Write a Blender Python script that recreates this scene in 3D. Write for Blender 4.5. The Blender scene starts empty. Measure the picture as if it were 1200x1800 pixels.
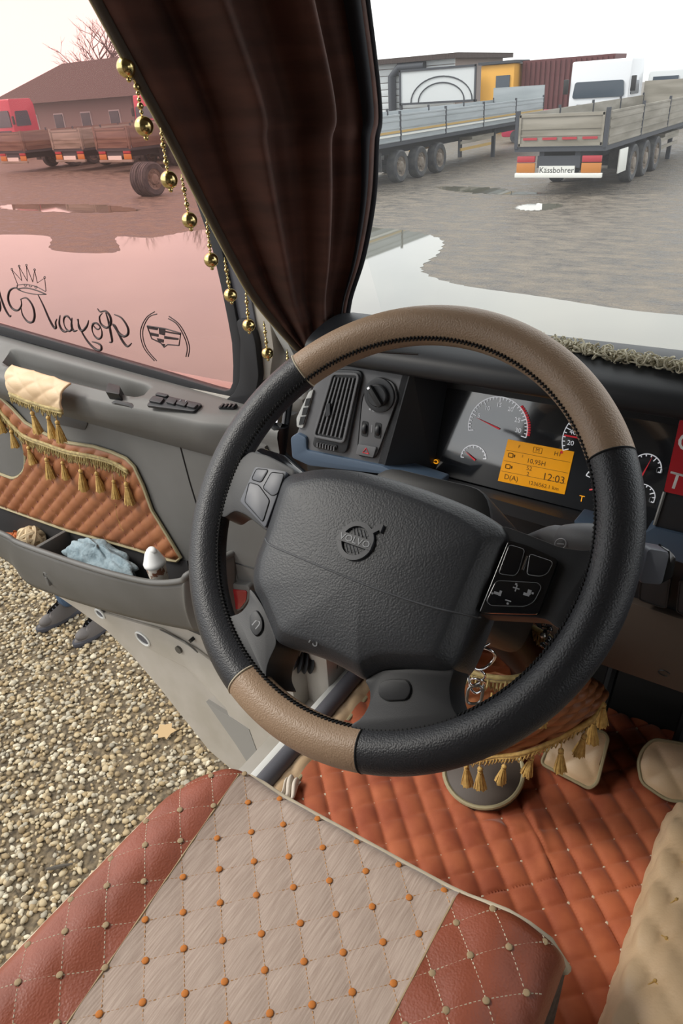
import bpy, bmesh, math, random
import numpy as np
from mathutils import Matrix, Vector
random.seed(7); rng = np.random.default_rng(11)
R = math.radians
SC = bpy.context.scene
COL = SC.collection

# ------------------------------------------------------------------ camera
FPX, CX, CY, CAMZ = 1257.0, 600.0, 900.0, 2.85
def nrm(v):
    v = np.array(v, float); return v / np.linalg.norm(v)
_y = nrm([980, -803, FPX]); _l = np.array([-2100, -595, FPX]); _l = nrm(_l - _y * np.dot(_l, _y))
_x = -_l; _z = np.cross(_x, _y); MW = np.stack([_x, _y, _z])
CAM = np.array([0, 0, CAMZ])
cam_d = bpy.data.cameras.new('camera'); cam = bpy.data.objects.new('camera', cam_d); COL.objects.link(cam)
cr, cu, cf = MW @ [1, 0, 0], -(MW @ [0, 1, 0]), MW @ [0, 0, 1]
cam.matrix_world = Matrix([[cr[0], cu[0], -cf[0], 0], [cr[1], cu[1], -cf[1], 0], [cr[2], cu[2], -cf[2], CAMZ], [0, 0, 0, 1]])
cam_d.sensor_fit = 'VERTICAL'; cam_d.sensor_height = 36; cam_d.lens = FPX / 1800 * 36
cam_d.clip_start = 0.02; cam_d.clip_end = 1000
SC.camera = cam

# ------------------------------------------------------------------ sky, sun, exposure
SC.view_settings.view_transform = 'Standard'; SC.view_settings.look = 'None'
SC.view_settings.gamma = 1; SC.view_settings.use_curve_mapping = False
SC.view_settings.exposure = 0.85
world = bpy.data.worlds.new('overcast'); SC.world = world; world.use_nodes = True
wn = world.node_tree; wn.nodes.clear()
wo = wn.nodes.new('ShaderNodeOutputWorld'); wb = wn.nodes.new('ShaderNodeBackground')
wt = wn.nodes.new('ShaderNodeTexCoord'); wnz = wn.nodes.new('ShaderNodeTexNoise'); wr = wn.nodes.new('ShaderNodeValToRGB')
wnz.inputs['Scale'].default_value = 2.5; wnz.inputs['Detail'].default_value = 5
wr.color_ramp.elements[0].position = .3; wr.color_ramp.elements[0].color = (.70, .75, .80, 1)
wr.color_ramp.elements[1].position = .7; wr.color_ramp.elements[1].color = (1.0, .98, .94, 1)
wn.links.new(wt.outputs['Generated'], wnz.inputs['Vector']); wn.links.new(wnz.outputs['Fac'], wr.inputs['Fac'])
wn.links.new(wr.outputs['Color'], wb.inputs['Color']); wb.inputs['Strength'].default_value = 1.15
wn.links.new(wb.outputs['Background'], wo.inputs['Surface'])
sd = bpy.data.lights.new('sun', 'SUN'); sd.energy = 1.3; sd.angle = R(18); sd.color = (1, .95, .87)
so = bpy.data.objects.new('sun', sd); COL.objects.link(so)
so.rotation_euler = Vector((0.62, 0.42, -0.78)).to_track_quat('-Z', 'Y').to_euler()

# ------------------------------------------------------------------ helpers
def ray(px, py): return nrm(MW @ [px - CX, py - CY, FPX])
def P(px, py, ax, val):
    d = ray(px, py); i = 'XYZ'.index(ax); return CAM + d * (val - CAM[i]) / d[i]
class Fr:
    """a flat frame in the place: origin, u, v and normal n"""
    def __init__(s, o, u, v, n=None):
        s.o = np.array(o, float); s.u = nrm(u); s.v = nrm(v); s.n = nrm(np.cross(s.u, s.v)) if n is None else nrm(n)
    def pt(s, a, b, h=0): return s.o + s.u * a + s.v * b + s.n * h
    def px(s, x, y, h=0):
        d = ray(x, y); o = s.o + s.n * h; k = np.dot(o - CAM, s.n) / np.dot(d, s.n)
        p = CAM + d * k - s.o; return (float(p @ s.u), float(p @ s.v))
    def pxs(s, L, h=0): return [s.px(x, y, h) for x, y in L]
def lin(c):
    if isinstance(c, str): c = tuple(int(c[i:i + 2], 16) for i in (0, 2, 4))
    return tuple((x / 255 / 12.92 if x <= 10 else ((x / 255 + .055) / 1.055) ** 2.4) for x in c) + (1,)

def material(name, col, rough=.5, metal=0, bump=None, var=None, spec=.5, sheen=0, coat=0, emit=0, col2=None, island=0, bump2=None, roughvar=None):
    m = bpy.data.materials.new(name); m.use_nodes = True; t = m.node_tree; b = t.nodes['Principled BSDF']; L = t.links.new
    c = lin(col); b.inputs['Base Color'].default_value = c; b.inputs['Roughness'].default_value = rough
    b.inputs['Metallic'].default_value = metal; b.inputs['Specular IOR Level'].default_value = spec
    if sheen: b.inputs['Sheen Weight'].default_value = sheen; b.inputs['Sheen Roughness'].default_value = .4
    if coat: b.inputs['Coat Weight'].default_value = coat; b.inputs['Coat Roughness'].default_value = .05
    if emit: b.inputs['Emission Color'].default_value = c; b.inputs['Emission Strength'].default_value = emit
    tc = t.nodes.new('ShaderNodeTexCoord')
    mp = t.nodes.new('ShaderNodeMapping'); L(tc.outputs['Object'], mp.inputs['Vector'])
    if var or col2 or island:
        mx = t.nodes.new('ShaderNodeMix'); mx.data_type = 'RGBA'
        c2 = lin(col2) if col2 else tuple(x * .6 for x in c[:3]) + (1,)
        mx.inputs[6].default_value = c; mx.inputs[7].default_value = c2
        if island:
            g = t.nodes.new('ShaderNodeNewGeometry'); rp = t.nodes.new('ShaderNodeValToRGB')
            rp.color_ramp.elements[0].color = c; rp.color_ramp.elements[1].color = c2
            L(g.outputs['Random Per Island'], rp.inputs['Fac'])
            for pos, cc in (island if isinstance(island, list) else []):
                e = rp.color_ramp.elements.new(pos); e.color = lin(cc)
            L(rp.outputs['Color'], b.inputs['Base Color'])
        else:
            sc, det, lo, hi = (list(var) + [4, .35, .65][len(var) - 1:])[:4]
            nz = t.nodes.new('ShaderNodeTexNoise'); nz.inputs['Detail'].default_value = det; nz.inputs['Roughness'].default_value = .80 if det > 10 else .5
            if isinstance(sc, (tuple, list)): mp.inputs['Scale'].default_value = sc; nz.inputs['Scale'].default_value = 1
            else: nz.inputs['Scale'].default_value = sc
            rp = t.nodes.new('ShaderNodeMapRange'); rp.inputs[1].default_value = lo; rp.inputs[2].default_value = hi
            L(mp.outputs['Vector'], nz.inputs['Vector']); L(nz.outputs['Fac'], rp.inputs[0]); L(rp.outputs[0], mx.inputs[0])
            L(mx.outputs[2], b.inputs['Base Color'])
            if roughvar is not None:
                r2 = t.nodes.new('ShaderNodeMapRange'); r2.inputs[1].default_value = lo; r2.inputs[2].default_value = hi
                r2.inputs[3].default_value = rough; r2.inputs[4].default_value = roughvar
                L(nz.outputs['Fac'], r2.inputs[0]); L(r2.outputs[0], b.inputs['Roughness'])
    prev = None
    for bp in (bump, bump2):
        if not bp: continue
        kind, sc, st, dist = bp
        if kind == 'noise':
            nz = t.nodes.new('ShaderNodeTexNoise'); nz.inputs['Scale'].default_value = sc; nz.inputs['Detail'].default_value = 3; out = nz.outputs['Fac']
        elif kind == 'wave':
            nz = t.nodes.new('ShaderNodeTexWave'); nz.inputs['Scale'].default_value = sc; nz.inputs['Distortion'].default_value = 3; out = nz.outputs['Fac']
        else:
            nz = t.nodes.new('ShaderNodeTexVoronoi'); nz.inputs['Scale'].default_value = sc
            if kind == 'cell': nz.feature = 'SMOOTH_F1'
            out = nz.outputs['Distance']
        L(tc.outputs['Object'], nz.inputs['Vector'])
        bn = t.nodes.new('ShaderNodeBump'); bn.inputs['Strength'].default_value = st; bn.inputs['Distance'].default_value = dist
        if kind in ('cell', 'voronoi'): bn.invert = True
        L(out, bn.inputs['Height'])
        if prev: L(prev.outputs['Normal'], bn.inputs['Normal'])
        prev = bn
    if prev: L(prev.outputs['Normal'], b.inputs['Normal'])
    return m

def glass(name, tint, gloss=1.0, haze=0):
    m = bpy.data.materials.new(name); m.use_nodes = True; t = m.node_tree; t.nodes.clear(); L = t.links.new
    o = t.nodes.new('ShaderNodeOutputMaterial'); tr = t.nodes.new('ShaderNodeBsdfTransparent'); gl = t.nodes.new('ShaderNodeBsdfGlossy')
    mx = t.nodes.new('ShaderNodeMixShader'); lw = t.nodes.new('ShaderNodeLayerWeight'); pw = t.nodes.new('ShaderNodeMath'); pw.operation = 'POWER'; pw.inputs[1].default_value = 5
    mu = t.nodes.new('ShaderNodeMath'); mu.operation = 'MULTIPLY_ADD'; mu.inputs[1].default_value = .9 * gloss; mu.inputs[2].default_value = .04 * gloss
    tr.inputs['Color'].default_value = tint + (1,); gl.inputs['Roughness'].default_value = .02
    L(lw.outputs['Facing'], pw.inputs[0]); L(pw.outputs[0], mu.inputs[0]); L(mu.outputs[0], mx.inputs[0]); L(tr.outputs[0], mx.inputs[1]); L(gl.outputs[0], mx.inputs[2])
    last = mx
    if haze:
        df = t.nodes.new('ShaderNodeBsdfTranslucent'); df.inputs['Color'].default_value = tuple(min(1, x * 1.1) for x in tint) + (1,)
        m2 = t.nodes.new('ShaderNodeMixShader'); m2.inputs[0].default_value = haze
        L(mx.outputs[0], m2.inputs[1]); L(df.outputs[0], m2.inputs[2]); last = m2
    L(last.outputs[0], o.inputs['Surface']); return m

class MB:
    def __init__(s): s.v = []; s.f = []
    def add(s, V, F):
        n = len(s.v); s.v.extend([tuple(map(float, p)) for p in V]); s.f.extend([tuple(i + n for i in f) for f in F]); return s
    def box(s, c, d, fr=None):
        x, y, z = [k / 2 for k in d]; V = []
        for a in (-x, x):
            for b in (-y, y):
                for e in (-z, z):
                    V.append(np.array(c) + [a, b, e] if fr is None else fr.pt(c[0] + a, c[1] + b, c[2] + e))
        return s.add(V, [(0, 1, 3, 2), (4, 6, 7, 5), (0, 4, 5, 1), (2, 3, 7, 6), (0, 2, 6, 4), (1, 5, 7, 3)])
    def tube(s, pts, r, seg=8, closed=False, caps=True, flat=1.0):
        pts = np.array(pts, float); n = len(pts); rr = [r] * n if np.isscalar(r) else r
        T = np.gradient(pts, axis=0) if not closed else np.roll(pts, -1, 0) - np.roll(pts, 1, 0)
        T = np.array([nrm(t) if np.linalg.norm(t) > 1e-12 else np.array([0, 0, 1.]) for t in T])
        a = np.array([0, 0, 1.]) if abs(T[0][2]) < .9 else np.array([1., 0, 0]); N = nrm(np.cross(T[0], a)); V = []
        for i in range(n):
            N = N - T[i] * np.dot(N, T[i]); N = nrm(N); B = np.cross(T[i], N)
            for k in range(seg):
                an = 2 * math.pi * k / seg; V.append(pts[i] + rr[i] * (math.cos(an) * N + flat * math.sin(an) * B))
        F = []
        for i in range(n if closed else n - 1):
            j = (i + 1) % n
            for k in range(seg):
                F.append((i * seg + k, i * seg + (k + 1) % seg, j * seg + (k + 1) % seg, j * seg + k))
        if caps and not closed: F.append(tuple(range(seg))[::-1]); F.append(tuple((n - 1) * seg + k for k in range(seg)))
        return s.add(V, F)
    def ball(s, c, r, seg=12, rings=8, sc=(1, 1, 1)):
        V = []; F = []
        for i in range(1, rings):
            for k in range(seg):
                t = math.pi * i / rings; a = 2 * math.pi * k / seg
                V.append((c[0] + r * sc[0] * math.sin(t) * math.cos(a), c[1] + r * sc[1] * math.sin(t) * math.sin(a), c[2] + r * sc[2] * math.cos(t)))
        V += [(c[0], c[1], c[2] + r * sc[2]), (c[0], c[1], c[2] - r * sc[2])]; t, b = len(V) - 2, len(V) - 1
        for k in range(seg):
            F.append((t, k, (k + 1) % seg)); F.append((b, (rings - 2) * seg + (k + 1) % seg, (rings - 2) * seg + k))
            for i in range(rings - 2): F.append((i * seg + k, (i + 1) * seg + k, (i + 1) * seg + (k + 1) % seg, i * seg + (k + 1) % seg))
        return s.add(V, F)
    def lathe(s, prof, fr, seg=20, caps=True):
        V = []; F = []
        for r, h in prof:
            for k in range(seg):
                a = 2 * math.pi * k / seg; V.append(fr.pt(r * math.cos(a), r * math.sin(a), h))
        for i in range(len(prof) - 1):
            for k in range(seg): F.append((i * seg + k, i * seg + (k + 1) % seg, (i + 1) * seg + (k + 1) % seg, (i + 1) * seg + k))
        if caps: F.append(tuple(range(seg))[::-1]); F.append(tuple((len(prof) - 1) * seg + k for k in range(seg)))
        return s.add(V, F)
    def prism(s, poly, fr, h0, h1):
        n = len(poly)
        V = [fr.pt(a, b, h0) for a, b in poly] + [fr.pt(a, b, h1) for a, b in poly]
        F = [tuple(range(n))[::-1], tuple(range(n, 2 * n))] + [(i, (i + 1) % n, n + (i + 1) % n, n + i) for i in range(n)]
        return s.add(V, F)
    def grid(s, fn, nu, nv, cu=False):
        V = [fn(i / (nu if cu else nu - 1), j / (nv - 1)) for j in range(nv) for i in range(nu)]
        F = [(j * nu + i, j * nu + (i + 1) % nu, (j + 1) * nu + (i + 1) % nu, (j + 1) * nu + i) for j in range(nv - 1) for i in range(nu if cu else nu - 1)]
        return s.add(V, F)
    def build(s, name, mat, parent=None, smooth=40, bevel=0, bseg=2, solid=0, loc=None):
        me = bpy.data.meshes.new(name); V = np.array(s.v)
        o = bpy.data.objects.new(name, me)
        if parent is not None:
            o.parent = parent; W = WM[parent]
        else:
            if loc is None: loc = ((V[:, 0].min() + V[:, 0].max()) / 2, (V[:, 1].min() + V[:, 1].max()) / 2, V[:, 2].min())
            W = Matrix.Translation(Vector(loc)); o.matrix_world = W
        WM[o] = W
        A = np.array(W.inverted()); V = V @ A[:3, :3].T + A[:3, 3]
        me.from_pydata(V.tolist(), [], s.f)
        bm = bmesh.new(); bm.from_mesh(me)
        bmesh.ops.recalc_face_normals(bm, faces=bm.faces)
        if bevel:
            ed = [e for e in bm.edges if len(e.link_faces) == 2 and e.calc_face_angle(0) > R(30)]
            bmesh.ops.bevel(bm, geom=ed, offset=bevel, segments=bseg, profile=.6, affect='EDGES', clamp_overlap=True)
        bm.to_mesh(me); bm.free()
        if smooth:
            for p in me.polygons: p.use_smooth = True
            me.set_sharp_from_angle(angle=R(smooth))
        if mat: me.materials.append(mat)
        COL.objects.link(o)
        if solid:
            md = o.modifiers.new('solid', 'SOLIDIFY'); md.thickness = solid; md.offset = 0
        return o
WM = {}
def thing(name, label, cat, loc=(0, 0, 0), rot=None, group=None, kind=None):
    o = bpy.data.objects.new(name, None); COL.objects.link(o); o.empty_display_size = .05
    W = Matrix.Translation(Vector(loc)) @ (rot.to_4x4() if rot is not None else Matrix.Identity(4))
    o.matrix_world = W; WM[o] = W; tag(o, label, cat, group, kind); return o
def tag(o, label=None, cat=None, group=None, kind=None):
    if label: o['label'] = label
    if cat: o['category'] = cat
    if group: o['group'] = group
    if kind: o['kind'] = kind
    return o
def inst(src, name, parent, M=None):
    """a copy of a mesh object (shared mesh), placed by matrix M in its parent's space"""
    o = src.copy(); o.name = name; COL.objects.link(o); o.parent = parent
    o.matrix_parent_inverse = Matrix.Identity(4); o.matrix_basis = M or Matrix.Identity(4); WM[o] = WM[parent] @ o.matrix_basis; return o
_tc = {}
def text_geo(txt, size=1.0, align='CENTER'):
    k = (txt, align)
    if k not in _tc:
        cu = bpy.data.curves.new('t', 'FONT'); cu.body = txt; cu.align_x = align; cu.align_y = 'CENTER'; cu.resolution_u = 3; cu.extrude = .02
        ob = bpy.data.objects.new('t', cu); COL.objects.link(ob); dg = bpy.context.evaluated_depsgraph_get(); dg.update()
        me = bpy.data.meshes.new_from_object(ob.evaluated_get(dg))
        _tc[k] = ([tuple(v.co) for v in me.vertices], [tuple(p.vertices) for p in me.polygons])
        bpy.data.objects.remove(ob); bpy.data.meshes.remove(me)
    V, F = _tc[k]; return [(x * size, y * size, z * size) for x, y, z in V], F
def text(mb, txt, fr, a, b, h, size, align='CENTER', rot=0, depth=1.0, sx=1.0):
    V, F = text_geo(txt, size, align); c, s_ = math.cos(rot), math.sin(rot)
    return mb.add([fr.pt(a + (x * sx) * c - y * s_, b + (x * sx) * s_ + y * c, h + z * depth) for x, y, z in V], F)
def smooth_path(L, n=6, closed=False):
    L = [np.array(p, float) for p in L]; out = []; N = len(L)
    for i in range(N if closed else N - 1):
        g = (lambda k: L[k % N]) if closed else (lambda k: L[min(max(k, 0), N - 1)])
        p0, p1, p2, p3 = g(i - 1), g(i), g(i + 1), g(i + 2)
        for k in range(n):
            t = k / n; out.append(.5 * ((2 * p1) + (p2 - p0) * t + (2 * p0 - 5 * p1 + 4 * p2 - p3) * t * t + (3 * p1 - p0 - 3 * p2 + p3) * t ** 3))
    if not closed: out.append(L[-1])
    return out
def round_poly(poly, r, n=4):
    out = []; N = len(poly)
    for i in range(N):
        p = np.array(poly[i], float); a = np.array(poly[i - 1]) - p; b = np.array(poly[(i + 1) % N]) - p
        la, lb = np.linalg.norm(a), np.linalg.norm(b); rr = min(r, la * .45, lb * .45)
        A = p + a / la * rr; B = p + b / lb * rr
        for k in range(n + 1):
            t = k / n; out.append(tuple((1 - t) ** 2 * A + 2 * t * (1 - t) * p + t * t * B))
    return out
def rrect(cx, cy, w, h, r, n=4):
    return round_poly([(cx - w / 2, cy - h / 2), (cx + w / 2, cy - h / 2), (cx + w / 2, cy + h / 2), (cx - w / 2, cy + h / 2)], r, n)

# ------------------------------------------------------------------ materials
M = {}
M['ground'] = material('yard_dirt', '776d60', .85, var=((1.6, 3.4, 1), 15, .41, .59), col2='3b352e', bump=('noise', 25, .8, .05), bump2=('noise', 4, .5, .1), roughvar=.3)
M['gravelbed'] = material('gravel_bed', '74654e', .9, var=(30, 4), col2='4a4032', bump=('voronoi', 40, .8, .02))
M['stone'] = material('pebble', '685a44', .7, col2='c9bda4', island=[(.3, '97825f'), (.55, 'ab9b7d'), (.75, '8a8272')], bump=('noise', 120, .3, .003))
M['puddle'] = material('puddle_water', '67665b', .03, spec=.7, var=(.5, 3, .3, .7), col2='5d5b51')
M['black_leather'] = material('black_leather', '313236', .45, bump=('cell', 700, .42, .0009), bump2=('noise', 1500, .12, .0003))
M['beige_leather'] = material('taupe_leather', 'a88d74', .45, bump=('cell', 700, .42, .0009), bump2=('noise', 1500, .12, .0003))
M['hub'] = material('grained_black_vinyl', '3b3d41', .45, bump=('cell', 600, .3, .0009), bump2=('noise', 1200, .15, .0004))
M['spoke'] = material('soft_black_plastic', '2b2c2f', .5, bump=('noise', 900, .15, .0005))
M['gloss'] = material('gloss_black', '17181b', .12, coat=.5)
M['gloss_grey'] = material('satin_grey_button', '565962', .42)
M['thread'] = material('black_thread', '1a1a1c', .8)
M['cream_thread'] = material('cream_thread', 'c9bda6', .8)
M['dash'] = material('dash_grey_plastic', '646568', .55, bump=('noise', 700, .2, .0005), var=(8,), col2='5a5b5e')
M['dash_dark'] = material('dash_black_plastic', '222428', .5, bump=('noise', 700, .15, .0005))
M['black'] = material('black_plastic', '141517', .45)
M['blue_trim'] = material('blue_grey_trim', '46576b', .4, bump=('noise', 600, .08, .0004))
M['knee'] = material('brown_grey_plastic', '4a4039', .6, bump=('noise', 600, .15, .0005))
M['mark'] = material('white_print', 'd9dade', .6, emit=.25)
M['mark_dim'] = material('grey_print', '9a9ca0', .6)
M['red_print'] = material('red_print', 'c8303a', .5, emit=.2)
M['amber'] = material('amber_print', 'f0a020', .5, emit=.4)
M['lcd'] = material('amber_display', 'd8900c', .35, emit=.22, var=(30,), col2='d08a10')
M['lcd_ink'] = material('display_ink', '5a3a08', .6)
M['face'] = material('gauge_face', '2d2f33', .10, spec=1.0, coat=1.0)
M['door'] = material('door_grey_plastic', '656462', .55, bump=('noise', 800, .2, .0006), var=(6,), col2='5c5b58')
M['door_dark'] = material('door_dark_plastic', '403f40', .5, bump=('noise', 700, .15, .0005))
M['rubber'] = material('black_rubber', '242427', .55)
M['seal_grey'] = material('grey_seal', '55555b', .5)
M['paint'] = material('silver_grey_paint', 'b4aea6', .4, var=(9,), col2='a8a298', coat=.2)
M['pale'] = material('pale_grey_plastic', 'aeb0ae', .55)
M['white_metal'] = material('white_metal', 'd6d6d2', .35)
M['tan_quilt'] = material('tan_leather', '9c6440', .5, bump=('noise', 300, .2, .0008), var=(14,), col2='8c5636')
M['mat'] = material('rust_suede', 'b0603c', .8, sheen=.3, var=(16,), col2='96492c', bump=('noise', 500, .2, .0008))
M['cream'] = material('cream_leather', 'd9bd9a', .5, bump=('cell', 350, .2, .001), var=(10,), col2='c9ab86')
M['brown_leather'] = material('cognac_leather', '92503c', .4, bump=('cell', 380, .35, .0012), var=(12,), col2='82442f')
M['fabric'] = material('woven_beige_fabric', 'b9a79a', .85, sheen=.2, var=((500, 26, 90), 6, .3, .7), col2='9c897c', bump=('noise', 420, .3, .001))
M['orange_tuft'] = material('orange_thread', 'b9702c', .8)
M['beige_tuft'] = material('olive_beige_thread', '9c8768', .8)
M['gold_thread'] = material('gold_thread', 'cfab63', .6, sheen=.3, bump=('noise', 500, .5, .001), col2='b18c48', var=(120,))
M['olive_thread'] = material('olive_gold_thread', 'b5a169', .6, sheen=.3, bump=('noise', 500, .5, .001), col2='8f7c4c', var=(120,))
M['cord'] = material('grey_gold_cord', '9d9272', .7)
M['curtain'] = material('dark_brown_curtain', '5a362b', .8, sheen=.15, var=((6, 6, 40),), col2='44281f', bump=('noise', 150, .15, .001))
M['curtain_edge'] = material('black_hem', '14131a', .85)
M['brass'] = material('gold_bead', 'd9c489', .18, metal=1)
M['chrome'] = material('chrome', 'd8d8da', .12, metal=1)
M['steel'] = material('dull_steel', '9a9a98', .35, metal=1)
M['red_lens'] = material('red_lens', '8e1c20', .2, coat=.5)
M['sign_red'] = material('red_card', 'b3202a', .4, coat=.2)
M['white'] = material('white_print_plain', 'f0f0ee', .5)
M['decal'] = material('black_decal', '2a1a1c', .6)
M['glass'] = glass('clear_glass', (.92, .94, .94), .35, haze=.035)
M['pink_glass'] = glass('rose_tinted_glass', (.96, .74, .71), .5, haze=.012)
M['cloth_blue'] = material('blue_grey_cloth', '93a3aa', .85, var=(60,), col2='788a92', bump=('noise', 60, .5, .01))
M['rope'] = material('cream_rope', 'd2bd9a', .8, bump=('noise', 200, .5, .002))
M['orange_cloth'] = material('orange_cloth', 'c06a3a', .8)
M['paper_cup'] = material('printed_cup', 'e6ddd2', .6, var=(70, 2, .52, .58), col2='8a5a45')
M['tyre'] = material('tyre_rubber', '33343a', .8, var=(4,), col2='50504f')
M['rim_rust'] = material('dusty_wheel_rim', '8d857b', .6, var=(5,), col2='6b5d50')
M['board'] = material('grey_trailer_board', 'a3a9ad', .5, var=((.4, .4, 3),), col2='90979a')
M['board_dirty'] = material('dirty_trailer_board', '958f84', .7, var=((.6, .6, 4),), col2='7a7468')
M['board_brown'] = material('brown_trailer_board', '7a6456', .7, var=((.6, .6, 4),), col2='644c42')
M['chassis'] = material('dark_chassis', '3a3d44', .7)
M['stripe_w'] = material('white_stripe', 'dcdcd6', .5)
M['stripe_y'] = material('yellow_stripe', 'b8985a', .6)
M['lamp_red'] = material('red_tail_lamp', 'a8303a', .4)
M['lamp_orange'] = material('orange_reflector', 'b8742e', .45)
M['cab_red'] = material('red_cab_paint', 'b02848', .35, coat=.3)
M['cab_white'] = material('white_cab_paint', 'd8dade', .35, coat=.3)
M['dark_glass'] = material('dark_window', '3a4550', .1)
M['roof'] = material('dark_roof_tiles', '40332f', .8, bump=('wave', 3, .5, .05))
M['wall_shed'] = material('shed_wall', '8f8480', .85)
M['siding'] = material('white_siding', 'c8ccce', .6)
M['yellow'] = material('yellow_panel', 'd8a040', .6)
M['container'] = material('dark_red_container', '5a2a2c', .6)
M['bark'] = material('bare_bark', '5e4e4a', .9)
M['jeans'] = material('blue_jeans', '3c4f66', .85, bump=('noise', 200, .3, .003))
M['shoe'] = material('grey_brown_shoe', '55504e', .7, bump=('noise', 150, .2, .002))
M['sole'] = material('dark_sole', '3a3a40', .8)
M['skin'] = material('skin', 'c09478', .55)
M['jacket'] = material('dark_jacket', '34383f', .8)
M['hair'] = material('dark_hair', '2a221e', .7)
M['cab_wall'] = material('grey_cab_lining', '8a8680', .8)
M['cab_floor'] = material('dark_floor', '33302e', .8)
M['leaf'] = material('dry_leaf', 'a08660', .8)
M['twig'] = material('dark_twig', '4a443c', .9)
M['bolt'] = material('dark_bolt', '55524c', .6)
# ================================================================== THE GROUND
def struct(o): o['kind'] = 'structure'; return o
struct(MB().grid(lambda u, v: (-260 + 420 * u, -60 + 360 * v, 0), 60, 52).build('ground', M['ground'], loc=(0, 0, 0)))
gb = MB()
_gx = smooth_path([(-1.2, -3), (-7.5, -3), (-8.2, -.5), (-7.2, 1.6), (-5.5, 3.0), (-3.0, 3.4), (-1.2, 3.2)], 5)
gb.prism([(p[0], p[1]) for p in _gx], Fr((0, 0, 0), (1, 0, 0), (0, 1, 0)), .001, .006)
struct(gb.build('gravel_bed', M['gravelbed']))

def puddle(pts, label, z=.006, amp=.25):
    L = smooth_path(pts, 16, True); c = np.mean(L, 0); out = []
    for i, p in enumerate(L):
        d = np.array(p) - c; a = i * .9
        out.append(tuple(np.array(p) + nrm(d) * amp * (math.sin(a * 1.7) * .5 + math.sin(a * 3.1 + 1) * .3 + random.uniform(-.2, .2))))
    o = MB().prism(out, Fr((0, 0, 0), (1, 0, 0), (0, 1, 0)), .001, z).build('puddle', M['puddle'], smooth=0)
    return tag(o, label, 'puddle', 'puddles in the yard')
puddle([(3.2, 9), (1, 10.4), (-1, 10.5), (-2.3, 10.5), (-3.7, 10.8), (-5.2, 11.1), (-6.3, 11.9), (-6.7, 13.4), (-7.4, 14.8), (-9, 15.6), (-11, 15.5), (-13, 15),
        (-14.1, 14.2), (-14.5, 13.1), (-15.6, 12.9), (-13.9, 11.4), (-15.8, 11.1), (-18, 12.5), (-20.5, 11.5), (-19, 8), (-15, 5.4), (-9, 4.4), (-2, 4.2), (3, 5)],
       'huge pale puddle spreading in front of the windscreen and side window', amp=.07)
puddle([(-11.5, 23.2), (-9.6, 23.0), (-8.8, 22.3), (-7.6, 22.0), (-8.6, 21.6), (-10.2, 22.0), (-11.2, 22.6)], 'narrow bright puddle behind the rear of the dirty flatbed trailer')
puddle([(-7.3, 19.9), (-6.5, 20.0), (-6.4, 19.2), (-6.9, 18.8), (-7.4, 19.2)], 'small bright puddle below the rear bumper of the dirty flatbed trailer', amp=.1)
puddle([(-26, 17), (-22, 17.6), (-19, 16.8), (-21, 16), (-25, 16.1)], 'thin dark streak of water beyond the big puddle by the parked trailers', amp=.2)

def gravel(n, xr, yr, rmin, rmax, name, label):
    t = (1 + 5 ** .5) / 2
    iv = np.array([(-1, t, 0), (1, t, 0), (-1, -t, 0), (1, -t, 0), (0, -1, t), (0, 1, t), (0, -1, -t), (0, 1, -t), (t, 0, -1), (t, 0, 1), (-t, 0, -1), (-t, 0, 1)]) / 1.9
    ifc = np.array([(0, 11, 5), (0, 5, 1), (0, 1, 7), (0, 7, 10), (0, 10, 11), (1, 5, 9), (5, 11, 4), (11, 10, 2), (10, 7, 6), (7, 1, 8), (3, 9, 4), (3, 4, 2), (3, 2, 6), (3, 6, 8), (3, 8, 9), (4, 9, 5), (2, 4, 11), (6, 2, 10), (8, 6, 7), (9, 8, 1)])
    x = rng.uniform(*xr, n); y = rng.uniform(*yr, n); r = rmin + (rmax - rmin) * rng.random(n) ** 1.6
    S = np.stack([r * rng.uniform(.8, 1.25, n), r * rng.uniform(.6, 1, n), r * rng.uniform(.45, .75, n)], 1)
    V = iv[None] * S[:, None] * rng.uniform(.82, 1.15, (n, 12, 1))
    a = rng.uniform(0, 6.28, n); b = rng.normal(0, .35, n)
    ca, sa, cb, sb = np.cos(a)[:, None], np.sin(a)[:, None], np.cos(b)[:, None], np.sin(b)[:, None]
    X, Y, Z = V[..., 0], V[..., 1], V[..., 2]
    Y, Z = Y * cb - Z * sb, Y * sb + Z * cb
    X, Y = X * ca - Y * sa, X * sa + Y * ca
    V = np.stack([X + x[:, None], Y + y[:, None], Z + (S[:, 2] * .55 + rng.uniform(0, .012, n))[:, None]], -1).reshape(-1, 3)
    F = (ifc[None] + (np.arange(n) * 12)[:, None, None]).reshape(-1, 3)
    me = bpy.data.meshes.new(name); me.vertices.add(len(V)); me.vertices.foreach_set('co', V.ravel())
    me.loops.add(F.size); me.loops.foreach_set('vertex_index', F.ravel().astype(np.int32))
    me.polygons.add(len(F)); me.polygons.foreach_set('loop_start', np.arange(0, F.size, 3, dtype=np.int32))
    me.update(calc_edges=True); me.validate()
    me.polygons.foreach_set('use_smooth', np.ones(len(F), bool))
    me.materials.append(M['stone']); o = bpy.data.objects.new(name, me); COL.objects.link(o); return tag(o, label, 'gravel', kind='stuff')
gravel(34000, (-5.4, -1.25), (-.9, 3.1), .009, .021, 'gravel_stones', 'loose yellow-brown gravel covering the ground beside the open truck door')
lf = P(290, 1285, 'Z', .03)
tag(MB().prism([(0, -.05), (.03, -.03), (.05, -.04), (.045, 0), (.06, .03), (.02, .03), (0, .055), (-.03, .03), (-.06, .02), (-.04, -.01), (-.05, -.04), (-.02, -.03)], Fr(lf, (1, 0, .1), (0, 1, .12)), 0, .003).build('dry_leaf', M['leaf']), 'dry pale leaf lying on the gravel under the truck door', 'leaf')
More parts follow.
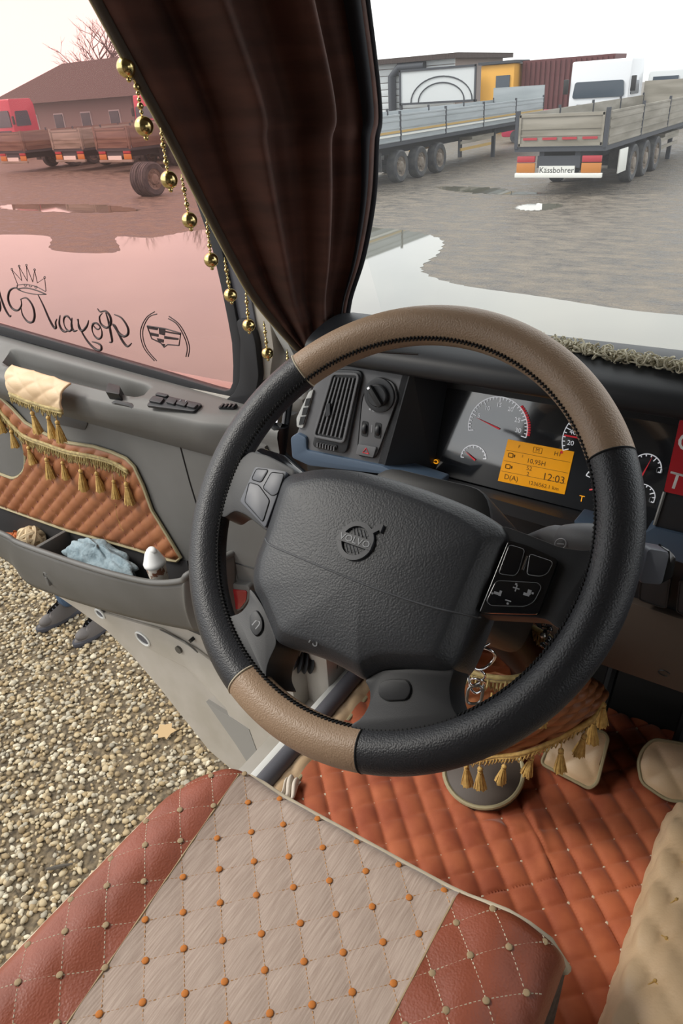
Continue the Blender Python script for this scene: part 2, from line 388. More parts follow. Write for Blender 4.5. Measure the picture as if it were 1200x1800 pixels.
tw = [P(82, 1528, 'Z', .03), P(100, 1524, 'Z', .034), P(128, 1518, 'Z', .028)]
tag(MB().tube(tw, [.006, .01, .004], 6).build('twig', M['twig']), 'short dark twig lying on the gravel beside the seat', 'twig')
# ================================================================== PARKED TRAILERS AND YARD BACKGROUND
def wheel_mesh(name, r, w, mt, mr):
    """a truck wheel along X, hub at the origin"""
    fr = Fr((0, 0, 0), (0, 1, 0), (0, 0, 1))
    prof = [(r * .62, -w / 2 + .02), (r * .9, -w / 2), (r * .98, -w / 2 + .03), (r, -w / 4), (r, w / 4), (r * .98, w / 2 - .03), (r * .9, w / 2), (r * .62, w / 2 - .02)]
    t = MB().lathe(prof, fr, 28, caps=False).build(name, mt, None, 35, loc=(0, 0, 0))
    rp = [(r * .62, -w / 2 + .02), (r * .60, -w / 2 + .06), (r * .35, -w / 2 + .10), (r * .3, -w / 2 + .0), (r * .18, -w / 2 - .02), (.001, -w / 2 - .02)]
    rp2 = [(r * .62, w / 2 - .02), (r * .60, w / 2 - .06), (r * .35, w / 2 - .10), (r * .3, w / 2), (r * .18, w / 2 + .02), (.001, w / 2 + .02)]
    q = MB().lathe(rp, fr, 24, caps=False); q.lathe(rp2, fr, 24, caps=False)
    for k in range(10):
        a = k * math.pi / 5
        for s in (-1, 1): q.box((s * (w / 2 - .05), r * .45 * math.cos(a), r * .45 * math.sin(a)), (.05, .03, .03))
    h = q.build('wheel_rim', mr, None, 35, loc=(0, 0, 0))
    return t, h
W_T, W_H = wheel_mesh('wheel', .52, .36, M['tyre'], M['rim_rust'])
for _o in (W_T, W_H): COL.objects.unlink(_o)

def trailer(name, label, xr, y0, board, nside=4, sl=3.45, top=2.05, deck=1.24, stripe=None, detail=True, plate=None, wy=3.3, wsp=1.36, panel=True):
    """flatbed drop-side trailer standing along Y, rear at y0, right side at x = xr"""
    w = 2.55; xl = xr - w; xc = (xl + xr) / 2; L = nside * sl + .1
    t = thing(name, label, 'trailer', (xc, y0 + L / 2, 0), group='parked trailers')
    I = Fr((0, 0, 0), (1, 0, 0), (0, 1, 0))
    MB().box((xc, y0 + L / 2, deck - .06), (w - .02, L, .12)).build('deck', M['chassis'], t)
    for sx in (-.5, .5):
        MB().box((xc + sx, y0 + L / 2 - .2, deck - .27), (.14, L - .6, .32)).build('chassis_beam', M['chassis'], t)
    # tail board
    tb = MB().box((xc, y0 + .02, (top + deck) / 2), (w - .22, .04, top - deck - .02)).build('tailboard', board, t, bevel=.01)
    fb = MB()
    for z in (deck + .05, top - .05): fb.box((xc, y0 - .012, z), (w - .24, .03, .07))
    for x in (xl + .14, xr - .14): fb.box((x, y0 - .012, (top + deck) / 2), (.06, .03, top - deck - .04))
    fb.box((xc, y0 - .006, deck + .28), (w - .3, .02, .04)); fb.box((xc, y0 - .006, deck + .44), (w - .3, .02, .03))
    fb.build('tailboard_frame', board, tb)
    if detail:
        for k in range(4):
            MB().box((xl + .45 + k * .55, y0 - .02, deck + .2), (.4, .012, .06)).build('red_marking', M['lamp_red'], tb)
    for x in (xl + .05, xr - .05):
        MB().box((x, y0 + .03, (top + deck) / 2 + .02), (.1, .1, top - deck + .12)).build('corner_post', M['chassis'] if detail else board, t)
    # drop sides with posts
    for sx, x in ((1, xr), (-1, xl)):
        for k in range(nside):
            ya, yb = y0 + .1 + k * sl, y0 + .1 + (k + 1) * sl
            b = MB().box((x - sx * .02, (ya + yb) / 2, (top + deck) / 2), (.035, sl - .1, top - deck)).build('side_board', board, t, bevel=.006)
            if sx == 1 or detail:
                rb = MB()
                for z in (deck + .04, deck + .22, deck + .42, top - .18, top - .03): rb.box((x + sx * .002, (ya + yb) / 2, z), (.02, sl - .12, .05))
                rb.build('board_rib', board, b)
            if stripe and sx == 1:
                MB().box((x + .012, (ya + yb) / 2, deck + .30), (.012, sl - .12, .07)).build('yellow_stripe', M['stripe_y'], b)
                MB().box((x + .014, (ya + yb) / 2, deck + .20), (.012, sl - .12, .06)).build('white_stripe', M['stripe_w'], b)
            MB().box((x - sx * .02, yb, (top + deck) / 2 + .04), (.07, .07, top - deck + .1)).build('post', M['chassis'], t)
    for k in range(3):
        for sx, x in ((1, xr - .2), (-1, xl + .2)):
            wt_ = inst(W_T, 'wheel', t, Matrix.Translation(Vector((x - xc, y0 + wy + k * wsp - (y0 + L / 2), .52))))
            inst(W_H, 'wheel_rim', wt_)
    for k in range(3): MB().tube([(xl + .4, y0 + wy + k * wsp, .52), (xr - .4, y0 + wy + k * wsp, .52)], .07, 8).build('axle', M['chassis'], t)
    # rear lamps, bumper, plate
    for sx in (-1, 1):
        lx = xc + sx * .92
        MB().box((lx, y0 + .05, .93), (.52, .08, .16)).build('tail_lamp', M['lamp_red'], t, bevel=.02)
        MB().box((lx, y0 + .05, .71), (.54, .05, .25)).build('orange_reflector', M['lamp_orange'], t, bevel=.02)
        MB().box((xc + sx * .95, y0 + 2.4, .75), (.45, .03, .6)).build('mudflap', M['tyre'], t)
    MB().box((xc, y0 + .06, .52), (2.45, .12, .12)).build('bumper', M['stripe_w'] if detail else M['board_dirty'], t, bevel=.02)
    MB().box((xc, y0 + .09, .86), (1.2, .06, .3)).build('lamp_bar', M['chassis'], t)
    pl = MB().box((xc - .02, y0 + .03, .66), (1.0, .04, .2)).build('name_plate', M['stripe_w'], t)
    if plate:
        text(MB(), plate, Fr((xc - .02, y0 + .008, .65), (1, 0, 0), (0, 0, 1)), 0, 0, 0, .21, depth=.2).build('lettering', M['black'], pl, smooth=0)
    MB().box((xc, y0 + L * .62, .95), (2.3, 2.2, .12)).build('side_guard', M['board_dirty'], t)
    for sx in (-1, 1):
        MB().box((xc + sx * 1.15, y0 + L * .58, .62), (.05, 3.0, .1)).build('guard_rail', M['stripe_y'] if stripe else M['board_dirty'], t)
        MB().box((xc + sx * 1.15, y0 + L * .58, .86), (.05, 3.0, .1)).build('guard_rail', M['board_dirty'], t)
        MB().box((xc + sx * .8, y0 + L * .73, .55), (.14, .14, 1.1)).build('landing_leg', M['chassis'], t)
    if detail and panel:
        MB().box((xr - .02, y0 + 1.9, .72), (.04, .85, .62)).build('white_side_panel', M['stripe_w'], t, bevel=.02)
    MB().box((xc, y0 + L, (top + deck) / 2 + .25), (w, .06, top - deck + .5)).build('headboard', board, t)
    return t
trailer('flatbed_trailer', 'dirty grey flatbed trailer seen from behind with orange reflectors and nameplate', -5.88, 21.5, M['board_dirty'], plate='Kässbohrer', wsp=1.45)
trailer('flatbed_trailer', 'clean pale grey flatbed trailer with a yellow stripe beside the curtain', -13.55, 20.55, M['board'], nside=5, sl=3.46, top=2.12, deck=1.3, stripe=True, wy=3.65, wsp=1.5, panel=False)
trailer('flatbed_trailer', 'brown flatbed trailer with bright orange tail seen through the tinted window', -30.75, 27.4, M['board_brown'], top=2.0, deck=1.1, detail=False)
trailer('flatbed_trailer', 'dull grey-brown flatbed trailer, middle one of the tinted window row', -34.95, 27.9, M['board_dirty'], top=2.0, deck=1.1, detail=False)
trailer('flatbed_trailer', 'flatbed trailer at the far left edge of the tinted window', -39.3, 27.4, M['board_brown'], top=2.0, deck=1.1, detail=False)
trailer('flatbed_trailer', 'flatbed trailer beside the gold bead trim, rightmost in the tinted window', -26.9, 29.5, M['board_brown'], top=2.0, deck=1.1, detail=False)

wt2 = thing('spare_tyre', 'big ribbed truck tyre standing alone near the gold bead trim', 'wheel', (-21.7, 19.9, 0))
for dx in (-.19, .19):
    a_ = inst(W_T, 'tyre', wt2, Matrix.Translation(Vector((dx, 0, .56))) @ Matrix.Scale(1.08, 4)); inst(W_H, 'wheel_rim', a_)
gr = MB()
for k in range(6):
    fr = Fr((-21.7 + (-.3 + .12 * k), 19.9, .56), (0, 1, 0), (0, 0, 1)); gr.lathe([(.55, -.02), (.575, -.02), (.575, .02), (.55, .02)], fr, 28, caps=False)
gr.build('tread', M['tyre'], wt2)

def truck_cab(label, x, y, mt, h=3.6, face=-1):
    t = thing('truck_cab', label, 'truck', (x, y, 0), group='truck cabs in the yard')
    body = MB().prism(round_poly([(-1.1, .9), (1.1, .9), (1.1, h - .4), (.9, h), (-1.0, h), (-1.1, 1.9)], .12), Fr((x, y, 0), (0, 1, 0), (0, 0, 1)), -1.23, 1.23).build('cab_body', mt, t, bevel=.05)
    f = y + face * 1.1
    MB().prism(round_poly([(-1.08, 2.05), (1.08, 2.05), (1.0, h - .75), (-1.0, h - .75)], .1), Fr((x, f + face * .01, 0), (1, 0, 0), (0, 0, 1)), -.03, .03).build('windscreen', M['dark_glass'], t)
    for s in (-1, 1):
        MB().prism(round_poly([(-.8, 2.1), (.5, 2.1), (.4, h - .8), (-.7, h - .8)], .1), Fr((x + s * 1.24, y, 0), (0, 1, 0), (0, 0, 1)), -.02, .02).build('side_window', M['dark_glass'], t)
        MB().box((x + s * 1.4, f, 2.5), (.2, .12, .55)).build('mirror', M['black'], t, bevel=.03)
        MB().box((x + s * .9, f + face * .04, 1.05), (.45, .06, .22)).build('headlamp', M['stripe_w'], t, bevel=.03)
        for yy in (-.3, 3.2):
            a_ = inst(W_T, 'wheel', t, Matrix.Translation(Vector((s * 1.02, yy, .52)))); inst(W_H, 'wheel_rim', a_)
    gl = MB()
    for k in range(4): gl.box((x, f + face * .03, 1.3 + k * .16), (1.7, .05, .08))
    gl.build('grille', M['chassis'], t)
    MB().box((x, f + face * .05, .7), (2.4, .25, .4)).build('bumper', mt, t, bevel=.06)
    MB().box((x, y + 2.6, .8), (.9, 3.4, .3)).build('chassis_beam', M['chassis'], t)
    return t
truck_cab('pinkish-red truck cab parked behind the trailers beside the gold beads', -46.3, 44.5, M['cab_red'])
truck_cab('dark red truck cab at the far left edge behind the shed corner', -55.5, 38.5, M['cab_red'], h=3.9)
truck_cab('white truck cab behind the front end of the dirty flatbed trailer', -10.2, 36.2, M['cab_white'], h=3.4)

sh = thing('shed', 'low shed with wide dark hipped roof behind the trailers', 'building', (-58, 50, 0))
MB().box((-58, 50, 1.9), (15, 8, 3.8)).build('wall', M['wall_shed'], sh)
rf = MB(); rf.add([(-69, 44.5, 3.6), (-48, 44.5, 3.6), (-48, 56, 3.6), (-69, 56, 3.6), (-63, 50, 6.6), (-54, 50, 6.6)], [(0, 1, 5, 4), (1, 2, 5), (2, 3, 4, 5), (3, 0, 4), (0, 3, 2, 1)])
rf.build('roof', M['roof'], sh, smooth=0)
for k in range(4):
    wd = MB().box((-63.5 + k * 3.6, 45.97, 2.1), (1.3, .1, 1.3)).build('window', M['siding'], sh)
    MB().box((-63.5 + k * 3.6, 45.9, 2.1), (1.1, .06, 1.1)).build('pane', M['dark_glass'], wd)

def tree(x, y, h, label):
    t = thing('bare_tree', label, 'tree', (x, y, 0), group='bare trees on the skyline')
    MB().tube([(x, y, 0), (x + .1, y, h * .2), (x + .05, y + .1, h * .45), (x, y, h * .8)], [.22, .18, .12, .03], 7).build('trunk', M['bark'], t)
    b = MB()
    def br(p, d, l, r, n):
        q = p + d * l; b.tube([p, (p + q) / 2 + np.array([random.uniform(-.06, .06) * l for _ in range(3)]), q], [r, r * .75, r * .4], 4, caps=False)
        if n:
            for _ in range(3):
                br(p + d * l * random.uniform(.4, 1), nrm(d + np.array([random.uniform(-.8, .8), random.uniform(-.8, .8), random.uniform(-.1, .7)])), l * .6, r * .5, n - 1)
    for k in range(13):
        z = h * random.uniform(.12, .75); a = random.uniform(0, 6.28)
        br(np.array([x, y, z]), nrm([math.cos(a), math.sin(a), random.uniform(.5, 1.3)]), h * random.uniform(.24, .38), .11, 3)
    b.build('branches', M['bark'], t)
for x, y, h, lb in [(-68, 62, 9, 'bare winter tree at the far left edge above the shed'), (-55, 60, 10, 'tall bare winter tree rising behind the shed roof ridge'), (-47, 58, 8, 'bare winter tree right of the shed roof'), (-58, 72, 12, 'bare winter tree rising above the middle of the shed roof'), (-61, 66, 11, 'tallest bare winter tree behind the left half of the shed'), (-75, 66, 10, 'bare winter tree beyond the left end of the shed'), (-51, 68, 12, 'bare winter tree towering behind the right slope of the shed roof'), (-81, 70, 12, 'far bare winter tree left of the shed by the dark red cab')]:
    tree(x, y, h, lb)

# behind the trailers, seen over them through the windscreen
ob = thing('site_office', 'white sided site office behind the striped trailer', 'building', (-31, 52, 0))
MB().box((-31, 54, 2.2), (14, 8, 4.4)).build('wall', M['wall_shed'], ob)
for k in range(11):
    MB().box((-31, 49.95, .25 + k * .4), (14.1, .1, .36)).build('plank', M['siding'], ob, bevel=.02)
MB().box((-31, 54, 4.5), (15, 9.4, .3)).build('roof', M['roof'], ob)
MB().tube([(-28.5, 49.6, 0), (-28.5, 49.6, 3.6), (-27.9, 49.6, 4.1), (-26, 49.6, 4.1)], .28, 10).build('drain_pipe', M['chassis'], ob)
bb = thing('billboard', 'pale grey billboard with an arch drawing behind the striped trailer', 'sign', (-24.5, 48.5, 0))
MB().box((-24.5, 48.5, 2.9), (5.4, .12, 1.9)).build('panel', M['siding'], bb)
ar = MB()
for rr in (1.5, 2.0): ar.tube([(-24.2 + rr * 1.1 * math.cos(a), 48.42, 2.0 + rr * .7 * math.sin(a)) for a in np.linspace(0, math.pi, 20)], .04, 5)
ar.build('arch_drawing', M['chassis'], bb)
fm = MB()
for z in (1.95, 3.85): fm.box((-24.5, 48.42, z), (5.5, .1, .12))
for x in (-27.2, -21.8): fm.box((x, 48.42, 2.9), (.12, .1, 2.0)); fm.box((x, 48.5, 1), (.16, .16, 2))
fm.build('frame', M['chassis'], bb)
yk = thing('yellow_kiosk', 'yellow kiosk with dark window between billboard and dark red container', 'building', (-20.6, 49, 0))
MB().box((-20.6, 50, 1.9), (2.2, 2, 3.8)).build('wall', M['yellow'], yk, bevel=.05)
MB().box((-20.2, 48.97, 2.7), (.9, .08, 1.0)).build('window', M['dark_glass'], yk)
MB().box((-20.6, 50, 3.9), (2.5, 2.3, .15)).build('roof', M['chassis'], yk)
ct = thing('shipping_container', 'dark red ribbed container behind the trailers', 'container', (-16.5, 50, 0))
MB().box((-16.5, 51, 1.95), (5.6, 2.4, 3.9)).build('body', M['container'], ct)
for k in range(18): MB().box((-19.15 + k * .31, 49.77, 1.95), (.16, .08, 3.7)).build('rib', M['container'], ct)
def car(label, x, y, mt):
    t = thing('parked_car', label, 'car', (x, y, 0), group='parked cars')
    MB().prism(round_poly([(-2.1, .3), (2.1, .3), (2.15, .8), (1.2, .95), (-1.9, .98), (-2.15, .8)], .12), Fr((x, y, 0), (1, 0, 0), (0, 0, 1)), -.85, .85).build('body', mt, t, bevel=.06)
    MB().prism(round_poly([(-1.75, .95), (1.15, .95), (.45, 1.45), (-1.2, 1.48)], .12), Fr((x, y, 0), (1, 0, 0), (0, 0, 1)), -.72, .72).build('roof', mt, t, bevel=.05)
    for s in (-1, 1):
        MB().prism([(-1.5, 1.0), (.95, 1.0), (.4, 1.38), (-1.15, 1.4)], Fr((x, y + s * .73, 0), (1, 0, 0), (0, 0, 1)), -.02, .02).build('side_window', M['dark_glass'], t)
        for dx in (-1.3, 1.3):
            MB().lathe([(.1, -.1), (.31, -.1), (.32, 0), (.31, .1), (.1, .1)], Fr((x + dx, y + s * .78, .32), (1, 0, 0), (0, 0, 1)), 18).build('wheel', M['tyre'], t)
    return t
car('red car parked behind the dirty trailer left of the white cab', -14.6, 41.5, M['cab_red'])
car('white car parked behind the dirty trailer right of the white cab', -5.2, 44, M['cab_white'])
van = thing('panel_van', 'pale blue-grey van with dark windows behind the parked cars', 'van', (-9, 52, 0))
MB().prism(round_poly([(-3, .5), (3.2, .5), (3.2, 1.5), (2.4, 2.9), (-3, 2.9)], .2), Fr((-9, 52, 0), (1, 0, 0), (0, 0, 1)), -1, 1).build('body', M['siding'], van, bevel=.08)
for k in range(3): MB().box((-11 + k * 1.7, 50.96, 2.2), (1.4, .06, .8)).build('window', M['dark_glass'], van)
for dx in (-2, 2.1):
    for s in (-1, 1): MB().lathe([(.1, -.12), (.36, -.12), (.36, .12), (.1, .12)], Fr((-9 + dx, 52 + s * .95, .37), (1, 0, 0), (0, 0, 1)), 18).build('wheel', M['tyre'], van)
# ================================================================== PERSON BEHIND THE DOOR (only shoes and jeans show below it)
def skinned(name, mat, parent, verts, edges, radii, loc, sub=2):
    me = bpy.data.meshes.new(name); me.from_pydata([tuple(np.array(v) ) for v in verts], edges, []); me.materials.append(mat)
    o = bpy.data.objects.new(name, me); COL.objects.link(o); o.parent = parent; WM[o] = WM[parent]
    o.modifiers.new('skin', 'SKIN'); sk = me.skin_vertices[0].data
    for i, r in enumerate(radii): sk[i].radius = (r, r * .92) if np.isscalar(r) else r; sk[i].use_root = (i == 0)
    sb = o.modifiers.new('sub', 'SUBSURF'); sb.levels = sub; sb.render_levels = sub
    for p in me.polygons: p.use_smooth = True
    return o
pz = thing('person', 'person in blue jeans and grey shoes standing behind the open door', 'person', (-3.5, 1.97, 0))
V_ = [(0, .05, .95), (0, .05, 1.12), (0, .04, 1.32), (0, .03, 1.45), (0, .02, 1.53), (0, 0, 1.62), (0, -.005, 1.72),
      (-.09, .05, .90), (-.12, .03, .50), (-.13, .05, .10), (.09, .05, .90), (.13, .03, .50), (.15, .05, .10),
      (-.19, .03, 1.42), (-.24, .06, 1.15), (-.25, -.02, .92), (.19, .03, 1.42), (.24, .06, 1.15), (.25, -.02, .92)]
E_ = [(0, 1), (1, 2), (2, 3), (3, 4), (4, 5), (5, 6), (0, 7), (7, 8), (8, 9), (0, 10), (10, 11), (11, 12), (3, 13), (13, 14), (14, 15), (3, 16), (16, 17), (17, 18)]
R_ = [.14, .13, .15, .10, .055, .085, .085, .08, .055, .038, .08, .055, .038, .06, .045, .03, .06, .045, .03]
skinned('body', M['skin'], pz, V_, E_, R_, None)
skinned('jeans', M['jeans'], pz, [(0, .05, 1.0), (-.09, .05, .90), (-.12, .03, .50), (-.13, .06, .09), (.09, .05, .90), (.13, .03, .50), (.15, .06, .09)], [(0, 1), (1, 2), (2, 3), (0, 4), (4, 5), (5, 6)], [.16, .10, .085, .07, .10, .085, .07], None)
skinned('jacket', M['jacket'], pz, [(0, .05, .95), (0, .05, 1.15), (0, .04, 1.35), (0, .03, 1.46), (-.19, .03, 1.42), (-.25, .06, 1.15), (-.26, -.02, .95), (.19, .03, 1.42), (.25, .06, 1.15), (.26, -.02, .95)],
        [(0, 1), (1, 2), (2, 3), (3, 4), (4, 5), (5, 6), (3, 7), (7, 8), (8, 9)], [.17, .165, .18, .10, .08, .065, .05, .08, .065, .05], None)
MB().ball((-3.5, 1.98, 1.70), .105, 16, 10, (1, 1.1, 1)).build('hair', M['hair'], pz)
for sx in (-1, 1):
    hd = MB()
    for k in range(5):
        x0 = -3.5 + sx * .25 + (k - 2) * .017
        hd.tube([(x0, 1.95, .90), (x0 + sx * .005, 1.935, .85), (x0, 1.945, .81 + abs(k - 2) * .008)], [.011, .009, .007], 6)
    hd.build('hand', M['skin'], pz)
def shoe(tx, ty, hx, hy, k):
    d = nrm([tx - hx, ty - hy, 0]); s = np.array([-d[1], d[0], 0]); fr = Fr((hx, hy, .012), d, s)
    out = smooth_path([(-.02, 0), (0, .035), (.07, .038), (.15, .046), (.22, .045), (.27, .02), (.275, -.01), (.24, -.04), (.15, -.046), (.07, -.038), (0, -.035)], 4, True)
    sh_ = MB().prism(out, fr, 0, .03).build('shoe_sole', M['sole'], pz, bevel=.006)
    def up(u, v):
        a = u * 2 * math.pi; x = .125 - .14 * math.cos(a); hw = .034 + .010 * max(0, math.sin((x) / .28 * math.pi)); y = hw * math.sin(a) * 1.05
        lv = v; zt = .12 if x < .09 else .12 - (x - .09) * .42
        sh = 1 - .55 * lv ** 2 if x > .09 else 1 - .3 * lv ** 2
        xx = x if x < .12 else x - lv * lv * .02
        return fr.pt(xx, y * sh, .028 + zt * lv - (.028 * lv if x > .2 else 0))
    MB().grid(up, 28, 8, True).build('shoe_upper', M['shoe'], pz)
    tp = MB(); tp.ball(fr.pt(.19, 0, .055), .042, 14, 8, (1.5 if abs(d[0]) > .7 else .95, 1.5 if abs(d[1]) > .7 else .95, .8)); tp.build('toe_cap', M['shoe'], pz)
    lc = MB()
    for j in range(4): lc.tube([fr.pt(.09 + j * .022, -.022, .125 - j * .012), fr.pt(.10 + j * .022, 0, .135 - j * .012), fr.pt(.09 + j * .022, .022, .125 - j * .012)], .004, 5)
    lc.build('laces', M['sole'], pz)
shoe(-3.69, 1.80, -3.63, 2.06, 0); shoe(-3.36, 1.84, -3.33, 2.09, 1)
# ================================================================== THE CAB SHELL
XL = -.80                                   # inside of the left cab wall
struct(MB().box((.45, .30, 1.565), (2.5, 2.5, .06)).build('floor', M['cab_floor']))
struct(MB().box((.45, -.98, 2.45), (2.6, .06, 1.9)).build('wall_back', M['cab_wall']))
struct(MB().box((.45, .05, 3.42), (2.6, 2.1, .06)).build('ceiling', M['cab_wall']))
wr_ = MB(); wr_.box((1.73, .3, 1.95), (.06, 2.5, .8)); wr_.box((1.73, -.65, 2.9), (.06, .6, 1.1)); wr_.box((1.73, .3, 3.32), (.06, 2.0, .2))
struct(wr_.build('wall_right', M['cab_wall']))
wl_ = MB(); wl_.box((XL - .03, -.62, 2.45), (.06, .72, 1.9)); wl_.box((XL - .03, .2, 3.3), (.06, 1.5, .25)); wl_.box((XL - .03, .35, 1.0), (.06, 2.2, 1.1))
struct(wl_.build('wall_left', M['paint']))
struct(MB().box((.45, 1.46, 1.93), (2.5, .06, .78)).build('wall_front', M['dash_dark']))
# windscreen
WSB, WST = (1.42, 2.33), (.98, 3.36)
def ws(x, k): return (x, WSB[0] + (WST[0] - WSB[0]) * k - .06 * ((x - .45) / 1.25) ** 2, WSB[1] + (WST[1] - WSB[1]) * k)
struct(MB().grid(lambda u, v: ws(-.79 + 2.48 * u, v), 24, 6).build('window_1', M['glass'], loc=(.45, 1.3, 2.44)))
# left pillar between windscreen and door, leaning back
def pillar(sx, xo):
    secs = []
    for k in np.linspace(0, 1, 9):
        z = 2.30 + 1.12 * k; yd = 1.07 - .55 * max(0, (z - 2.30)) ; yw = 1.30 - .41 * (z - 2.44)
        secs.append([(xo, yd, z), (xo - sx * .03, yd - .012, z), (xo - sx * .062, yd + .08, z), (xo - sx * .05, yd + .14, z), (xo - sx * .0, yd + .20, z), (xo + sx * .03, yd + .10, z)])
    m = MB(); n = 6
    for s in secs: m.v.extend([tuple(map(float, p)) for p in s])
    for i in range(len(secs) - 1):
        for k in range(n): m.f.append((i * n + k, i * n + (k + 1) % n, (i + 1) * n + (k + 1) % n, (i + 1) * n + k))
    m.f.append(tuple(range(n))); m.f.append(tuple(range((len(secs) - 1) * n, len(secs) * n)))
    return m
struct(pillar(-1, XL).build('trim_1', M['pale'], smooth=50))
struct(pillar(1, 1.70).build('trim_2', M['pale'], smooth=50))
lp = MB(); lp.box((XL - .01, 1.22, 1.93), (.06, .44, .86)); lp.box((XL - .05, 1.02, 1.85), (.10, .03, 1.05))
struct(lp.build('trim_3', M['paint'], bevel=.02))
# door sill: bright edge, rubber seal
struct(MB().box((XL + .028, .62, 1.60), (.022, 1.6, .05)).build('trim_4', M['white_metal'], bevel=.004))
tag(MB().tube([(XL + .058, -.2, 1.627), (XL + .058, .3, 1.627), (XL + .058, .8, 1.627), (XL + .056, 1.15, 1.635), (XL + .05, 1.24, 1.70), (XL + .05, 1.27, 1.95)], .020, 10).build('sill_seal', M['seal_grey']), 'grey rubber door seal lying along the bright sill edge', 'seal')
# corrugated cable sleeve between pillar and door
hs = []
hp = smooth_path([(XL - .0, 1.06, 1.66), (XL - .06, .99, 1.685), (XL - .13, .965, 1.72), (XL - .17, .97, 1.78)], 16)
hr = [.026 + .006 * (1 if i % 2 else -1) for i in range(len(hp))]
tag(MB().tube(hp, hr, 14).build('cable_sleeve', M['rubber'], smooth=25), 'black corrugated rubber sleeve running from the pillar into the door', 'cable sleeve')
# cab grab handle
gh = thing('grab_handle', 'dark vertical grab handle with silver top beside the dash vent', 'handle', (-.735, .93, 2.2))
MB().tube([P(486, 800, 'Y', .93), P(492, 745, 'Y', .93)], .017, 12).build('grip', M['dash_dark'], gh)
MB().tube([P(492, 747, 'Y', .93), P(497, 715, 'Y', .95), P(500, 690, 'Y', .96)], .018, 12).build('silver_cap', M['chrome'], gh)
MB().tube([P(486, 800, 'Y', .93), (-.73, .98, 2.16)], .017, 12).build('foot', M['dash_dark'], gh)

# ================================================================== THE OPEN DOOR  (stands square to the cab, inner face towards the camera)
DR = thing('door_1', 'open truck door with rose-tinted window and tan quilted panel', 'truck door', (-.9, .95, 1.3), kind='structure')
def FY(y): return Fr((0, y, 0), (1, 0, 0), (0, 0, 1))        # n = -Y, facing the camera
D0 = FY(.90)
# pressed metal shell below and around the trim
fm_ = FY(.94)
low = fm_.pxs([(62, 1020), (92, 1050), (130, 1076), (180, 1112), (228, 1160), (275, 1215), (320, 1272), (362, 1325), (398, 1356), (432, 1372), (472, 1374)])
low = [(low[0][0] - .25, low[0][1] + .12), (low[0][0] - .1, low[0][1] + .05)] + low + [(XL - .05, 1.34), (XL - .05, 2.36), (-1.95, 2.36), (-1.97, 2.0), (-1.93, 1.75)]
sh0 = MB().prism(low, FY(.95), -.07, .0).build('metal_shell', M['paint'], DR, bevel=.012)
F95 = FY(.95)
# slanted inner pressing (lighter upper flange, recessed lower triangle)
pz_ = MB(); pz_.prism(F95.pxs([(170, 1070), (285, 1103), (350, 1140), (430, 1200), (520, 1310), (478, 1362), (445, 1360), (400, 1240), (330, 1170), (250, 1130)]), F95, 0, .010)
pz_.build('pressed_flange', M['paint'], sh0, bevel=.005)
MB().prism(F95.pxs([(367, 1229), (410, 1256), (442, 1277), (471, 1358), (456, 1362), (420, 1305)]), F95, .0, .0115).build('recess', material('recess_shade_grey', '8a8884', .5), sh0)  # flat plate, its darker grey stands in for the shade of an indentation
def disc(mb, px, py, fr, r1, r2, h, rot=0, n=20):
    a, b = fr.px(px, py); c, s = math.cos(rot), math.sin(rot)
    return mb.prism([(a + r1 * math.cos(t) * c - r2 * math.sin(t) * s, b + r1 * math.cos(t) * s + r2 * math.sin(t) * c) for t in np.linspace(0, 2 * math.pi, n, endpoint=False)], fr, -.002, h)
for px, py, r1, r2 in ((256, 1119, .026, .017), (181, 1075, .018, .012)):
    a, b = F95.px(px, py)
    MB().tube([F95.pt(a + r1 * math.cos(t) * .93 + r2 * math.sin(t) * .35, b - r1 * math.cos(t) * .35 + r2 * math.sin(t) * .93, .011) for t in np.linspace(0, 2 * math.pi, 24, endpoint=False)], .004, 6, closed=True).build('hole_rim', M['white_metal'], sh0)
    disc(MB(), px, py, F95, r1, r2, .0105, R(-20)).build('drain_hole', M['seal_grey'], sh0)
disc(MB(), 320, 1137, F95, .011, .011, .016).build('bolt', M['bolt'], sh0)
disc(MB(), 340, 1122, F95, .007, .007, .0125, n=4).build('square_hole', M['black'], sh0)
MB().tube([F95.pt(*F95.px(285, 1104), .008), F95.pt(*F95.px(330, 1124), .010), F95.pt(*F95.px(352, 1143), .010)], .002, 5).build('panel_seam', M['bolt'], sh0)

# plastic trim panel
tp_ = [(-1.95, 2.30), (-.80, 2.30), (-.80, 1.80), D0.px(342, 1106), D0.px(200, 1075), D0.px(62, 1029), (-1.93, 1.72)]
tr_ = MB().prism(tp_, D0, -.05, 0).build('trim_panel', M['door'], DR, bevel=.008)
# seam between front and rear trim piece
MB().tube([D0.pt(*D0.px(x, y), .0005) for x, y in ((303, 727), (312, 765), (321, 800), (333, 845), (345, 885), (352, 905))], .0016, 5).build('trim_seam', M['black'], tr_)
MB().tube([D0.pt(*D0.px(x, y), .0005) for x, y in ((398, 985), (450, 1000), (470, 1003))], .0014, 5).build('trim_seam', M['black'], tr_)
